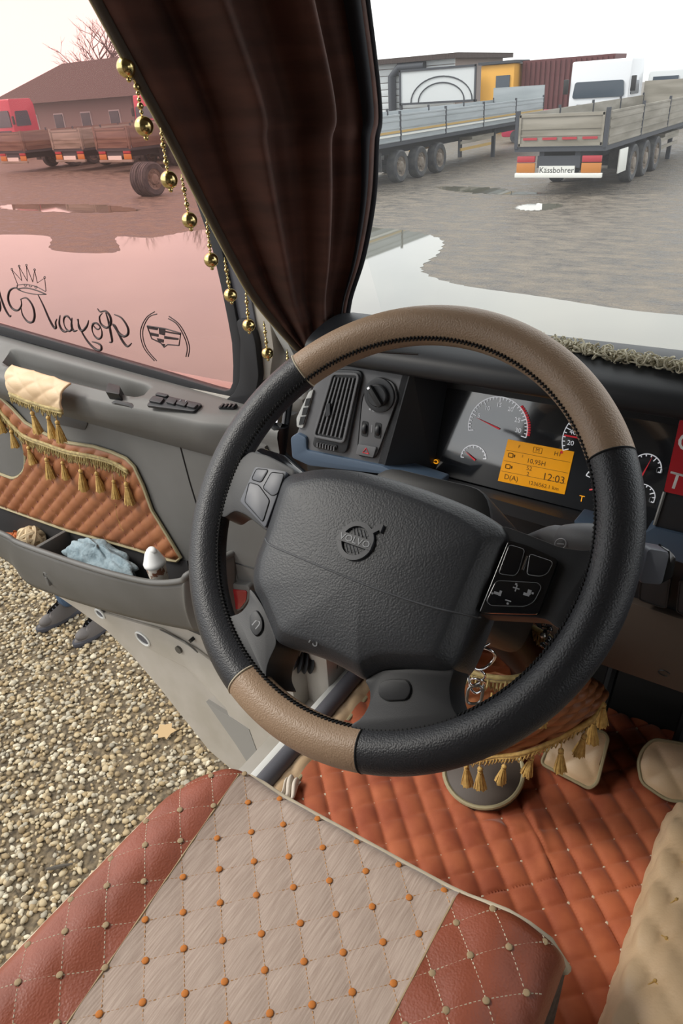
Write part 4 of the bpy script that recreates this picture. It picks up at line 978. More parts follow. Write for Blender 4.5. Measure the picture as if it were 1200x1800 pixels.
for k in range(5):
    a, b = DP.px(652 + k * 6, 719 + (k % 2) * 2); sy.box((a, b, .0032), (.0035, .003, .0006), DP)
sy.build('symbols', M['mark_dim'], lsp)
for x, y in ((643, 753), (666, 756)):
    a, b = DP.px(x, y); tw_ = MB().prism(rrect(a, b, .011, .024, .003), DP, .002, .004).build('dimmer_slot', M['black'], lsp)
    MB().lathe([(.009, -.0035), (.010, -.002), (.010, .002), (.009, .0035)], Fr(DP.pt(a, b, -.001), DP.v, DP.n), 18).build('dimmer_wheel', M['dash_dark'], tw_)
hz = MB().prism(round_poly(DP.pxs([(633, 779), (665, 785), (659, 803), (629, 797)]), .002), DP, .002, .007).build('hazard_button', M['dash'], lsp, bevel=.0015)
a, b = DP.px(647, 791); tri = [DP.pt(a + .0065 * math.cos(t), b + .0055 * math.sin(t) - .001, .0075) for t in (R(90), R(210), R(330))]
MB().tube(tri, .0008, 4, closed=True).build('hazard_triangle', M['red_print'], hz)
a, b = DP.px(655, 753); MB().box((a, b, .0032), (.001, .012, .0006), DP).build('divider_line', M['mark_dim'], lsp)
# blue-grey trim strip
BT = Fr((0, .855, 2.32), (1, 0, 0), (0, .10, .995))
MB().prism(round_poly(BT.pxs([(512, 768), (524, 760), (540, 768), (541, 790), (674, 817), (690, 826), (766, 852), (764, 863), (668, 832), (545, 818), (515, 804)]), .005), BT, -.05, .004).build('blue_trim', M['blue_trim'], DB, bevel=.004)
MB().prism(round_poly(BT.pxs([(1010, 912), (1080, 932), (1080, 952), (1012, 932)]), .003), BT, -.04, .004).build('blue_trim', M['blue_trim'], DB, bevel=.003)
MB().prism(round_poly(BT.pxs([(1132, 936), (1150, 926), (1250, 950), (1250, 1004), (1175, 980), (1135, 960)]), .004), BT, -.04, .004).build('blue_trim', M['blue_trim'], DB, bevel=.004)
MB().prism([(-.045, -.028), (1.58, -.028), (1.58, .022), (-.045, .022)], BT, -.04, .0038).build('blue_trim', M['blue_trim'], DB, bevel=.004)
# cluster recess: side wall, face, lower ledge
wl0 = [DP.pt(*DP.px(724, 645), .0), DP.pt(*DP.px(676, 818), .0)]; wl1 = [CF.pt(*CF.px(788, 664)), CF.pt(*CF.px(760, 834))]
MB().add([wl0[0], wl0[1], wl1[1], wl1[0]] + [p + np.array([-.012, 0, 0]) for p in (wl0[0], wl0[1], wl1[1], wl1[0])], [(0, 1, 2, 3), (4, 7, 6, 5), (0, 4, 5, 1), (1, 5, 6, 2), (2, 6, 7, 3), (3, 7, 4, 0)]).build('cluster_side_wall', M['dash_dark'], DB, smooth=0)
cl = MB().prism(CF.pxs([(787, 668), (1230, 738), (1205, 945), (760, 832)]), CF, -.012, 0).build('instrument_cluster', M['face'], DB, bevel=.002)
lg0 = [CF.pt(*CF.px(757, 832), .002), CF.pt(*CF.px(1190, 944), .002)]; lg1 = [DP.pt(*DP.px(690, 826), .0), DP.pt(*DP.px(1150, 958), 0)]
MB().add([lg0[0], lg0[1], lg1[1], lg1[0]] + [p + np.array([0, 0, -.02]) for p in (lg0[0], lg0[1], lg1[1], lg1[0])], [(0, 1, 2, 3), (4, 7, 6, 5), (0, 4, 5, 1), (1, 5, 6, 2), (2, 6, 7, 3), (3, 7, 4, 0)]).build('cluster_ledge', M['dash_dark'], DB, smooth=0)
MB().tube([CF.pt(*CF.px(*q), .004) for q in ((762, 836), (900, 872), (1040, 908), (1150, 936))], .0022, 6).build('ledge_line', M['dash'], DB)
def gauge(cx, cy, rx, a0, a1, nt, needle, redarc=None, nums=(), wid=.0008, tick=.005):
    """an arc gauge drawn on the cluster face; centre and radius in face units"""
    g = MB(); A = np.linspace(R(a0), R(a1), 40)
    g.tube([CF.pt(cx + rx * math.cos(t), cy + rx * math.sin(t), .0008) for t in A], wid, 4)
    for k in range(nt):
        t = R(a0 + (a1 - a0) * k / (nt - 1)); l = tick * (1.6 if k % 5 == 0 else .8)
        g.tube([CF.pt(cx + rx * math.cos(t), cy + rx * math.sin(t), .0008), CF.pt(cx + (rx - l) * math.cos(t), cy + (rx - l) * math.sin(t), .0008)], wid, 4)
    for s, t, rr, sz in nums: text(g, s, CF, cx + rr * math.cos(R(t)), cy + rr * math.sin(R(t)), .0006, sz, depth=.02)
    o = g.build('gauge_scale', M['mark'], cl, smooth=0)
    if needle is not None:
        t, l, back = needle; n = MB(); c, s = math.cos(R(t)), math.sin(R(t))
        n.prism([(cx - back * c + .0012 * s, cy - back * s - .0012 * c), (cx + l * c, cy + l * s), (cx - back * c - .0012 * s, cy - back * s + .0012 * c)], CF, .0012, .0022); n.build('needle', M['red_print'], cl, smooth=0)
    if redarc:
        r = MB(); B = np.linspace(R(redarc[0]), R(redarc[1]), 14)
        for i in range(0, 13): r.tube([CF.pt(cx + rx * 1.06 * math.cos(B[i]), cy + rx * 1.06 * math.sin(B[i]), .0008), CF.pt(cx + rx * 1.06 * math.cos(B[i] + .05), cy + rx * 1.06 * math.sin(B[i] + .05), .0008)], .0022, 4)
        r.build('red_zone', M['red_print'], cl, smooth=0)
    return o
def cpt(x, y): return CF.px(x, y)
g1 = cpt(874, 752); g1r = (cpt(926, 748)[0] - cpt(822, 742)[0]) / 2
gauge(g1[0], g1[1], g1r * 1.0, 195, -8, 31, (165, g1r * .78, .004), (48, -8), [('5', 158, g1r * .74, .009), ('10', 128, g1r * .72, .009), ('15', 95, g1r * .74, .009), ('20', 63, g1r * .74, .009), ('25', 30, g1r * .72, .010), ('30', 3, g1r * .70, .010)])
g2 = cpt(832, 806)
gauge(g2[0], g2[1], .021, 185, 10, 11, (150, .017, .004), None, (), tick=.003)
g3 = cpt(1045, 778)
gauge(g3[0], g3[1], .046, 205, 0, 25, None, (207, 205), [('20', 192, .034, .010), ('40', 165, .034, .010)])
MB().tube([CF.pt(*cpt(992, 765), .001), CF.pt(*cpt(1024, 771), .001)], .0013, 4).build('red_zone', M['red_print'], cl)
g4 = cpt(1136, 822)
gauge(g4[0], g4[1], .019, 170, -10, 9, (75, .018, .016), None, (), tick=.004)
g5 = cpt(1128, 872)
gauge(g5[0], g5[1], .017, 150, -20, 8, None, None, (), tick=.004)
g6 = cpt(1055, 848)
gauge(g6[0], g6[1], .022, 165, 70, 7, None, None, (), tick=.004)
MB().tube([CF.pt(*cpt(1036, 861), .001), CF.pt(*cpt(1052, 859), .001)], .0013, 4).build('needle', M['red_print'], cl)
for x, y in ((1159, 827), (1146, 879)):
    a, b = cpt(x, y); MB().tube([CF.pt(*q, .001) for q in rrect(a, b, .007, .007, .002)], .0005, 4, closed=True).build('gauge_symbol', M['mark_dim'], cl)
t_ = MB(); text(t_, 'T', CF, *cpt(1022, 877), .0006, .013, depth=.02); t_.build('warning_symbol', M['amber'], cl, smooth=0)
a, b = cpt(754, 815); MB().tube([CF.pt(a + .004 * math.cos(t) + .012, b + .003 * math.sin(t) + .006, .002) for t in np.linspace(0, 6.28, 10, endpoint=False)], .0009, 4, closed=True).build('warning_symbol', M['amber'], cl)
# amber display
L4 = CF.pxs([(893, 772), (1009, 794), (992, 869), (875, 845)])
lcd = MB().prism(L4, CF, .0, .0012).build('amber_display', M['lcd'], cl, smooth=0)
LQ = [np.array(p) for p in L4]
lu = nrm(np.append(LQ[1] - LQ[0], 0))[:2]; LF = Fr(CF.pt(*(sum(LQ) / 4), .0012), CF.u * lu[0] + CF.v * lu[1], -CF.u * lu[1] + CF.v * lu[0])
def lq(u, v): return LQ[0] * (1 - u) * (1 - v) + LQ[1] * u * (1 - v) + LQ[3] * (1 - u) * v + LQ[2] * u * v
ink = MB()
for v in (.25, .50, .75):
    ink.tube([CF.pt(*lq(.02, v), .0015), CF.pt(*lq(.98, v), .0015)], .0003, 4)
def lt_(s, u, v, size): 
    p = lq(u, v) - sum(LQ) / 4; e = np.array([p @ lu, p @ np.array([-lu[1], lu[0]])]); text(ink, s, LF, e[0], e[1], .0003, size, depth=.02)
lt_('F', .2, .12, .007); lt_('M', .48, .12, .008); lt_('H1', .78, .12, .009); lt_('2', .28, .32, .005); lt_('10,95H', .50, .40, .010)
lt_('52', .42, .57, .009); lt_('2', .42, .70, .008); lt_('D(A)', .19, .87, .011); lt_('12:03', .80, .69, .0155); lt_('1236562.1 km', .68, .90, .0082)
for u, v in ((.1, .35), (.1, .62)):
    p = lq(u, v); ink.tube([CF.pt(*q, .0016) for q in rrect(p[0], p[1], .007, .006, .001)], .0006, 4, closed=True); ink.box((p[0] + .006, p[1], .0016), (.002, .004, .0006), CF)
p = lq(.48, .12); ink.tube([CF.pt(*q, .0016) for q in rrect(p[0], p[1], .013, .008, .0005)], .0003, 4, closed=True)
ink.build('display_readout', M['lcd_ink'], lcd, smooth=0)
# centre console block right of the cluster, with the red card stuck on it
cons = MB().prism(DP.pxs([(1194, 735), (1420, 775), (1400, 985), (1149, 925), (1168, 862)]), DP, -.085, .0).build('centre_console', M['dash_dark'], DB, bevel=.002)
MB().tube([DP.pt(*DP.px(*q), .001) for q in ((1168, 864), (1160, 890), (1150, 922))], .0022, 6).build('console_edge', M['steel'], cons)
cd = thing('red_card', 'bright red card with white capital letters stuck right of the gauges', 'card', DP.pt(*DP.px(1200, 868)))
MB().prism(round_poly(DP.pxs([(1195, 737), (1330, 760), (1310, 895), (1167, 863)]), .003), DP, .0008, .003).build('card', M['sign_red'], cd)
tt = MB(); rot_ = R(-5)
text(tt, 'C', DP, *DP.px(1208, 778), .003, .034, depth=.02, rot=rot_); text(tt, 'T', DP, *DP.px(1187, 846), .003, .030, depth=.02, rot=rot_); text(tt, 'T', DP, *DP.px(1187.8, 846), .003, .030, depth=.02, rot=rot_)
tt.build('white_lettering', M['white'], cd, smooth=0)
# lower dash: slots and knee panel
LD = Fr((0, .885, 2.26), (1, 0, 0), (0, .02, 1))
for q in ([(1130, 996), (1180, 1010), (1172, 1066), (1124, 1050)], [(1196, 1015), (1260, 1034), (1250, 1090), (1190, 1072)], [(1010, 970), (1050, 982), (1040, 1020), (1006, 1010)]):
    ps = round_poly(LD.pxs(q), .006); so_ = MB().prism(ps, LD, -.01, .006).build('switch_blank', M['dash_dark'], DB, bevel=.002)
    MB().tube([LD.pt(a, b, .006) for a, b in ps], .0012, 5, closed=True).build('blank_edge', M['black'], so_)
KP = Fr((0, .893, 2.12), (1, 0, 0), (0, -.04, 1))
MB().prism(round_poly(KP.pxs([(1000, 1025), (1108, 1056), (1220, 1093), (1220, 1222), (1180, 1208), (1058, 1166), (960, 1130)]), .006), KP, -.02, .004).build('knee_panel', M['knee'], DB, bevel=.003)
MB().box((.80, .0, -.008), (1.52, .125, .024), KP).build('knee_panel', M['knee'], DB, bevel=.003)
a, b = KP.px(1168, 1180); MB().tube([KP.pt(a + .008 * math.cos(t), b + .005 * math.sin(t), .0045) for t in np.linspace(.4, 5.4, 12)], .0009, 4).build('moulded_mark', M['black'], DB)
# looped pale fringe along the dash cover edge
df = thing('dash_cover_fringe', 'curly pale fringe edging the dark dash cover by the windscreen', 'fringe', P(1100, 632, 'Z', 2.534))
fp = [P(x, y, 'Z', 2.536) for x, y in ((940, 600), (1000, 611), (1040, 620), (1090, 630), (1140, 638), (1200, 648), (1290, 664))] + [np.array([x, .985, 2.535]) for x in (.15, .5, .9, 1.3, 1.55)]
fq = MB()
fpp = smooth_path(fp, 40); fln = np.cumsum([0] + [np.linalg.norm(fpp[i + 1] - fpp[i]) for i in range(len(fpp) - 1)])
for sg in np.arange(0, fln[-1], .0021):
    p = np.array([np.interp(sg, fln, [q[k] for q in fpp]) for k in range(3)])
    for _ in range(2):
        c = p + rng.normal(0, .004, 3) * [1, 1, .6] + [0, 0, .003]; e1 = nrm(rng.normal(size=3)); e2 = nrm(np.cross(e1, rng.normal(size=3))); r = random.uniform(.004, .008)
        fq.tube([c + (e1 * math.cos(t) + e2 * math.sin(t)) * r for t in np.linspace(0, 5, 8)], .0011, 4, caps=False)
fq.build('curled_loops', material('pale_fringe', 'd2cbb4', .8), df, 180)
MB().tube([p + np.array([0, .006, 0]) for p in smooth_path(fp, 6)], .004, 6).build('braid', material('braid_dark', '8d8672', .8), df, 180)
# ================================================================== STEERING COLUMN, STALKS, KEYS
WC = np.array([-.299, .4954, 2.498]); WT = R(44.1)
WN = np.array([0, -math.cos(WT), math.sin(WT)]); WU = np.array([1., 0, 0]); WV = np.cross(WN, WU)
WF = Fr(WC, WU, WV)
SCOL = thing('stalk_housing', 'black steering shroud carrying the stalks behind the wheel', 'steering shroud', (-.3, .8, 2.0))
MB().prism(round_poly([(-.075, -.07), (.075, -.07), (.085, .02), (.06, .07), (-.06, .07), (-.085, .02)], .02), WF, -.34, -.065).build('shroud', M['black'], SCOL, bevel=.008)
MB().lathe([(.05, -.08), (.05, -.06), (.04, -.045)], WF, 20).build('hub_neck', M['black'], SCOL)
st = smooth_path([np.array(q) for q in ((-.26, .655, 2.37), P(958, 948, 'Y', .63), P(990, 948, 'Y', .625), P(1020, 950, 'Y', .62), P(1062, 956, 'Y', .62))], 5)
stk = MB().tube(st, list(np.linspace(.009, .0205, len(st))), 14).build('wiper_stalk', M['dash'], SCOL, smooth=60)
FS = Fr(P(993, 951, 'Y', .62) + np.array([0, -.0165, .006]), nrm(P(1050, 956, 'Y', .62) - P(960, 948, 'Y', .62)), nrm([0, .35, .94]))
MB().tube([FS.pt(.0055 * math.cos(t), .0055 * math.sin(t), .0) for t in np.linspace(0, 6.28, 16, endpoint=False)], .0006, 4, closed=True).build('stalk_symbol', M['mark_dim'], stk)
for q in ((0, 0, .007), (.036, .002, .005), (.040, -.004, .008)): MB().box((q[0], q[1], 0), (q[2], .001, .0006), FS).build('stalk_symbol', M['mark_dim'], stk)
lv0 = P(1143, 988, 'Y', .62)
lv = MB().tube([(-.235, .66, 2.385), (-.15, .64, lv0[2] - .012), tuple(lv0 + np.array([-.02, 0, -.003]))], .010, 10).build('retarder_lever', M['black'], SCOL)
LK = Fr(lv0, nrm([.83, .55, -.06]), nrm([-.1, .25, .95]))
MB().prism(round_poly([(-.014, -.017), (.008, -.019), (.012, .014), (-.010, .018)], .005), LK, -.012, .013).build('lever_knob', M['gloss_grey'], lv, bevel=.003)
MB().prism(round_poly([(.007, -.019), (.018, -.012), (.019, .008), (.011, .016)], .003), LK, -.012, .010).build('lever_button', M['gloss'], lv, bevel=.003)
ls0 = P(456, 797, 'Y', .60)
MB().tube([(-.36, .63, 2.40), (-.45, .60, 2.435), tuple(ls0 + [.03, 0, -.004]), tuple(ls0)], [.010, .010, .013, .011], 12, flat=.6).build('indicator_stalk', M['gloss'], SCOL, smooth=60)
# ignition and keys
ig = P(848, 1088, 'Y', .60)
MB().tube([tuple(ig + [-.035, .03, .02]), tuple(ig)], .012, 12).build('ignition_barrel', M['black'], SCOL)
KR = thing('key_ring', 'bunch of steel rings and links hanging from the ignition key', 'keys', P(845, 1238, 'Y', .615))
FK = Fr(P(848, 1160, 'Y', .612), nrm([.85, .5, 0]), nrm([0, .25, .97]))
def kring(px, py, rx, ry, r, name, tilt=0, mat='chrome'):
    a, b = FK.px(px, py); k = 1 / 1257 * .72; c, s = math.cos(tilt), math.sin(tilt)
    return MB().tube([FK.pt(a + (rx * math.cos(t) * c - ry * math.sin(t) * s) * k, b + (rx * math.cos(t) * s + ry * math.sin(t) * c) * k, .004 * math.sin(2 * t)) for t in np.linspace(0, 2 * math.pi, 28, endpoint=False)], r, 8, closed=True).build(name, M[mat], KR, 180)
MB().tube([tuple(ig), FK.pt(*FK.px(846, 1120))], [.006, .004], 8).build('key_blade', M['steel'], KR)
MB().prism(round_poly(FK.pxs([(836, 1092), (858, 1092), (866, 1120), (846, 1132), (832, 1116)]), .003), FK, -.006, .002).build('key_head', M['black'], KR, bevel=.002)
kring(849, 1118, 20, 22, .0013, 'split_ring'); kring(848, 1157, 25, 25, .0018, 'split_ring', .2); kring(842, 1190, 17, 18, .0016, 'link', 0); kring(845, 1204, 15, 17, .0016, 'link', .5)
a, b = FK.px(843, 1222); k_ = .72 / 1257
MB().tube([FK.pt(*q, .0) for q in rrect(a, b, 31 * k_, 44 * k_, 14 * k_, 6)], .0020, 8, closed=True).build('carabiner', M['steel'], KR, 180)
# dark bead string
BS = thing('bead_string', 'short string of shiny dark beads hanging right of the keys', 'beads', P(960, 1140, 'Y', .70))
for k in range(11):
    q = P(960 + 6 * math.sin(k * 1.9), 1084 + k * 5.5, 'Y', .70 + .004 * (k % 2)); MB().ball(q, .0042, 10, 7, (1, 1, .9)).build('bead', M['steel'] if k in (0, 1, 6) else M['gloss'], BS)
MB().tube([P(960, 1075, 'Y', .70), P(962, 1110, 'Y', .70), P(960, 1145, 'Y', .70)], .001, 5).build('cord', M['black'], BS)

# ================================================================== QUILTED COVER ROUND THE COLUMN FOOT, WITH FRINGES
CB = thing('column_cover', 'tan quilted leather cover with gold fringe around the column foot', 'cover', (-.31, .98, 1.62))
MB().tube([(-.30, .76, 2.22), (-.30, .98, 1.95), (-.30, 1.12, 1.64)], .04, 12).build('steering_shaft', M['black'], CB)
tc_, bc_ = np.array([-.305, .80, 2.12]), np.array([-.285, .94, 1.80])
def skirt(u, v):
    an = R(200 + 320 * u) ; c = tc_ * (1 - v) + bc_ * v; r = .085 + .035 * v
    d = np.array([math.cos(an), .75 * math.sin(an), 0.10 * math.cos(an)]); h = puff(u * .62, v * .42, .042, .042, .013, R(45), p=.35)
    p = c + d * (r + h); p[2] += v * .75 * (p[0] + .34); return p
def skirt2(u, v): return skirt((u * 1.0), v)
cvr = MB().grid(lambda u, v: skirt(u, v), 110, 66).build('quilted_skirt', M['tan_quilt'], CB, smooth=180, solid=.003)
fringe([skirt(u, .02) + np.array([0, -.004, .004]) for u in np.linspace(.02, .8, 14)], (0, -1, 0), CB, M['olive_thread'], drop=.024, pitch=.006, r=.0018, name='top_fringe')
fringe([skirt(u, .985) + np.array([0, -.004, -.002]) for u in np.linspace(.02, .9, 16)], (0, -1, 0), CB, M['gold_thread'], drop=.016, pitch=.008, r=.0014, name='bottom_fringe')
for u in np.linspace(.10, .80, 12): hang_tassel(skirt(u, .985) + np.array([0, -.010, -.018 - random.uniform(0, .012)]), CB, random.uniform(.85, 1.0), random.uniform(-.15, .15))
for u in (.28, .45, .62): hang_tassel(skirt(u, .05) + np.array([.0, -.014, -.035]), CB, 1.2, random.uniform(-.1, .1))
bs_c = np.array(P(850, 1345, 'Z', 1.66))
bpl = Fr((bs_c[0], bs_c[1], 1.64), (1, 0, 0), nrm([0, 1, .25]))
MB().lathe([(.001, .012), (.07, .012), (.078, .006), (.08, -.01)], bpl, 30, caps=False).build('base_plate', M['knee'], CB)
MB().tube([bpl.pt(.079 * math.cos(t), .079 * math.sin(t), .008) for t in np.linspace(0, 6.28, 40, endpoint=False)], .0045, 7, closed=True).build('base_cord', M['cord'], CB)
# pedals with cream quilted covers
def pedal(px, label, z, side):
    pc = P(*np.mean(px, 0), 'Z', z); fr = Fr(pc, nrm([1, 0, 0]), nrm([0, .72, .69])); q = round_poly(fr.pxs(px), .012)
    t = thing('pedal', label, 'pedal', (pc[0], pc[1] + .05, 1.6), group='covered pedals')
    MB().prism(q, fr, -.02, .0).build('pedal_plate', M['black'], t, bevel=.003)
    quilt_panel(q, fr, .005, lambda a, b, e: .002 + puff(a, b, .05, .05, .008) * e).build('quilted_cover', M['cream'], t, smooth=180)
    MB().prism(offs(q, .002), fr, -.012, .003).build('cover_edge', M['cream'], t, bevel=.003)
    MB().tube([fr.pt(a, b, .003) for a, b in q], .0035, 6, closed=True).build('piping', M['cord'], t)
    MB().tube([fr.pt(0, .0, -.02), fr.pt(0, .10, -.06), (pc[0], 1.40, z + .32)], .012, 8).build('pedal_arm', M['black'], t)
pedal([(985, 1270), (1062, 1287), (1069, 1298), (1050, 1376), (1036, 1387), (950, 1342)], 'cream quilted pedal cover beside the gold tassels', 1.67, 0)
pedal([(1130, 1316), (1149, 1299), (1205, 1308), (1245, 1330), (1240, 1400), (1200, 1410), (1171, 1406), (1127, 1376), (1121, 1339)], 'cream quilted pedal cover at the right edge, away from the tassels', 1.67, 1)

# ================================================================== FLOOR MAT, SILL COVER, TUNNEL COVER
MTZ = 1.602
def mat_z(x, y):
    w = .010 * math.exp(-(((x + .22) * .8 + (y - .88) * .6) / .012) ** 2 - (((x + .22) * .6 - (y - .88) * .8) / .07) ** 2) + .007 * math.exp(-(((x + .30) * .3 - (y - .86) * .95) / .010) ** 2 - (((x + .30) * .95 + (y - .86) * .3) / .06) ** 2)
    return MTZ + .004 + puff(x, y, .0465, .0465, .014, R(45), p=.30) + w
fmx = thing('floor_mat', 'rust-red diamond quilted floor mat with cream stitching', 'floor mat', (-.36, .75, 1.597))
MB().grid(lambda u, v: (-.695 + .69 * u, .15 + 1.12 * v, mat_z(-.695 + .69 * u, .15 + 1.12 * v)), 170, 276).build('quilted_mat', M['mat'], fmx, smooth=180)
MB().box((-.35, .71, 1.599), (.70, 1.13, .006)).build('mat_backing', M['mat'], fmx)
kd = MB(); sd_ = .0465; c4 = math.cos(R(45))
for i in range(-40, 60):
    for j in range(-40, 60):
        x, y = (i - j) * sd_ * c4, (i + j) * sd_ * c4
        if -.69 < x < -.01 and .3 < y < 1.25: kd.ball((x, y, MTZ + .006), .0034, 6, 4, (1.3, 1.3, .8))
tag(kd.build('stitch_knots', M['cream_thread'], fmx, 180), kind='stuff')
sl = MB()
for i in range(-40, 60):
    for s in (1, -1):
        pts = []
        for t in np.arange(-1.2, 1.6, .012):
            x, y = (i * sd_ + s * t) * c4 * 1.0, (i * sd_ - s * t) * c4 if s == 1 else (i * sd_ + t) * c4
            if s == -1: x = (t - i * sd_) * c4; y = (t + i * sd_) * c4
            if -.69 < x < -.01 and .3 < y < 1.25: pts.append((x, y, MTZ + .0052))
        if len(pts) > 3: sl.tube(pts, .0014, 4)
tag(sl.build('seam_stitching', material('rust_thread', '6e3522', .8), fmx, 180), kind='stuff')
scv = thing('sill_cover', 'cream quilted strip between the door sill and rust mat', 'floor mat', (-.72, .75, 1.595))
MB().grid(lambda u, v: (-.738 + .05 * u, .15 + 1.12 * v, 1.606 + .012 * math.sin(math.pi * min(1, u * 1.2)) ** .6 + puff(.05 * u, 1.12 * v, .05, .05, .006, R(45))), 12, 190).build('quilted_strip', M['cream'], scv, smooth=180, solid=.004)
MB().tube([(-.692, y, 1.612) for y in np.linspace(.15, 1.27, 20)], .0045, 7).build('piping', M['cord'], scv)
rg = np.array(P(505, 1388, 'Z', 1.63))
tag(MB().grid(lambda u, v: (rg[0] - .012 + .03 * u + .006 * math.sin(v * 5), rg[1] - .045 + .075 * v, 1.622 + .012 * abs(math.sin(u * 7 + v * 3)) + .005 * math.sin(v * 9)), 24, 30).build('white_rag', material('white_rag', 'c9beb0', .8), smooth=180, solid=.003), 'crumpled off-white rag on the sill strip in front of the seat', 'cloth')
tun = thing('tunnel_cover', 'cream quilted cushion at the lower right beside the rust mat', 'cushion', (.24, .4, 1.6))
def tunf(u, v):
    a = u * .60 - .20; y = -.35 + 1.26 * v                      # a: distance across the section, from the floor up and over
    x, z = (-.012 - .010 * math.sin(math.pi * (a + .2) / .2), 1.62 + (a + .2)) if a < 0 else (-.012 + a, 1.82 + .02 * math.sin(min(1, a / .08) * math.pi / 2))
    if -.03 < a < .03: t = (a + .03) / .06 * math.pi / 2; x, z = -.012 + .03 - .03 * math.cos(t) - .002, 1.79 + .032 * math.sin(t)
    h = puff(a, y, .045, .045, .009, R(45), p=.3); return (x - h * (a < .01), y, z + h * (a > -.01))
MB().grid(tunf, 80, 160).build('quilted_top', M['cream'], tun, smooth=180)
MB().box((.20, .27, 1.71), (.36, 1.22, .20)).build('foam_block', M['cream'], tun, bevel=.02)
tk = MB()
for i in range(-30, 60):
    for j in range(-30, 60):
        a, y = (i - j) * .045 * c4, (i + j) * .045 * c4
        if -.19 < a < .39 and .2 < y < .9: tk.ball(tunf((a + .2) / .60, (y + .35) / 1.26), .003, 6, 4)
tag(tk.build('stitch_knots', M['gold_thread'], tun, 180), kind='stuff')
ts = MB()
for i in range(-30, 60):
    for s in (1, -1):
        run = []
        for t in np.arange(-1.4, 1.6, .010):
            a, y = ((t - i * .045) * c4, (t + i * .045) * c4) if s == 1 else ((i * .045 - t) * c4, (i * .045 + t) * c4)
            if -.18 < a < .30 and .30 < y < .90: run.append(np.array(tunf((a + .2) / .60, (y + .35) / 1.26)) + [0, 0, .0006])
        if len(run) > 3: ts.tube(run, .0011, 4)
tag(ts.build('seam_stitching', M['gold_thread'], tun, 180), kind='stuff')
# ================================================================== DRIVER'S SEAT
ST = thing('driver_seat', 'driver seat cushion in cognac leather and beige fabric with orange tufts', 'seat', (-.37, .2, 1.6))
SX0, SX1, SYF = -.655, -.075, .512                       # left, right, front
BL0 = lambda y: -.565 - .045 * (.5 - y) * 0 ; BR0 = -.215
def seat_z(x, y):
    z = 1.955 + .012 * math.sin((y + .1) * 3)
    ex = min(x - seat_l(y), SX1 - x); z += .018 * math.exp(-((x - SX0 - .06) / .05) ** 2) + .018 * math.exp(-((x - SX1 + .07) / .05) ** 2)
    for e, r in ((ex, .032), (SYF - y, .024)):
        if e < r: z -= r - math.sqrt(max(0, r * r - (r - max(e, 0)) ** 2))
    return z
def seat_l(y):
    t = max(0, (y - .40) / (SYF - .40)); return SX0 + .075 * t * t + (.0 if y > .2 else 0)
SS = .047
def fabL(y): return -.567 + .13 * (.48 - y)
def seat_pt(x, y, q=1):
    h = puff(x, y, SS, SS, .0026, R(45), p=.4) * q; return np.array([x, y, seat_z(x, y) + h])
xl_ = lambda y: seat_l(y); xb_ = lambda y: max(seat_l(y) + .012, -.575 + .06 * (.5 - y) * .3)
def bl(u, v): y = -.12 + (SYF + .12) * v; a, b = xl_(y), fabL(y); b = max(b, a + .008); return seat_pt(a + (b - a) * u, y)
def bc(u, v): y = -.12 + (SYF + .12) * v; a = max(fabL(y), xl_(y) + .008); return seat_pt(a + (BR0 - a) * u, y)
def brr(u, v): y = -.12 + (SYF + .12) * v; return seat_pt(BR0 + (SX1 - BR0) * u, y)
MB().grid(bl, 26, 120).build('left_bolster', M['brown_leather'], ST, smooth=180)
MB().grid(bc, 84, 120).build('seat_fabric', M['fabric'], ST, smooth=180)
MB().grid(brr, 32, 120).build('right_bolster', M['brown_leather'], ST, smooth=180)
for bx in (fabL, lambda y: BR0):
    MB().tube([seat_pt(bx(y), y, .3) + [0, 0, .0005] for y in np.linspace(-.1, SYF - .005, 40)], .0016, 5).build('panel_seam', M['beige_tuft'], ST)
ed = [(seat_l(y), y) for y in np.linspace(-.12, SYF - .004, 24)] + [(x, SYF) for x in np.linspace(seat_l(SYF) + .01, SX1, 20)]
MB().tube([(x, y, seat_z(x, y) + .002) for x, y in ed], .0075, 8).build('cream_piping', M['cream_thread'], ST, smooth=180)
# sides of the cushion and base
sdm = MB(); n_ = len(ed); sdm.add([(x, y, seat_z(x, y)) for x, y in ed] + [(x + (.02 if x < -.3 else -.0), y - .02, 1.80) for x, y in ed], [(i, i + 1, n_ + i + 1, n_ + i) for i in range(n_ - 1)])
sdm.build('cushion_side', M['fabric'], ST, smooth=60)
MB().box((-.37, .17, 1.77), (.48, .56, .07)).build('seat_pan', M['black'], ST, bevel=.01)
MB().box((-.37, .15, 1.67), (.36, .40, .15)).build('seat_base', M['black'], ST, bevel=.02)
MB().prism(round_poly([(-.63, 1.96), (-.11, 1.96), (-.14, 2.62), (-.22, 2.72), (-.52, 2.72), (-.60, 2.62)], .06), Fr((0, -.19, 0), (1, 0, 0), (0, -.10, 1)), -.05, .06).build('backrest', M['fabric'], ST, bevel=.03)
TF = MB().ball((0, 0, 0), .0045, 10, 6, (1, 1, .28)).build('tuft', M['orange_tuft'], None, 180, loc=(0, 0, 0)); TB = MB().ball((0, 0, 0), .0044, 10, 6, (1, 1, .28)).build('tuft', M['beige_tuft'], None, 180, loc=(0, 0, 0))
COL.objects.unlink(TF); COL.objects.unlink(TB)
dl = {'o': MB(), 'b': MB()}
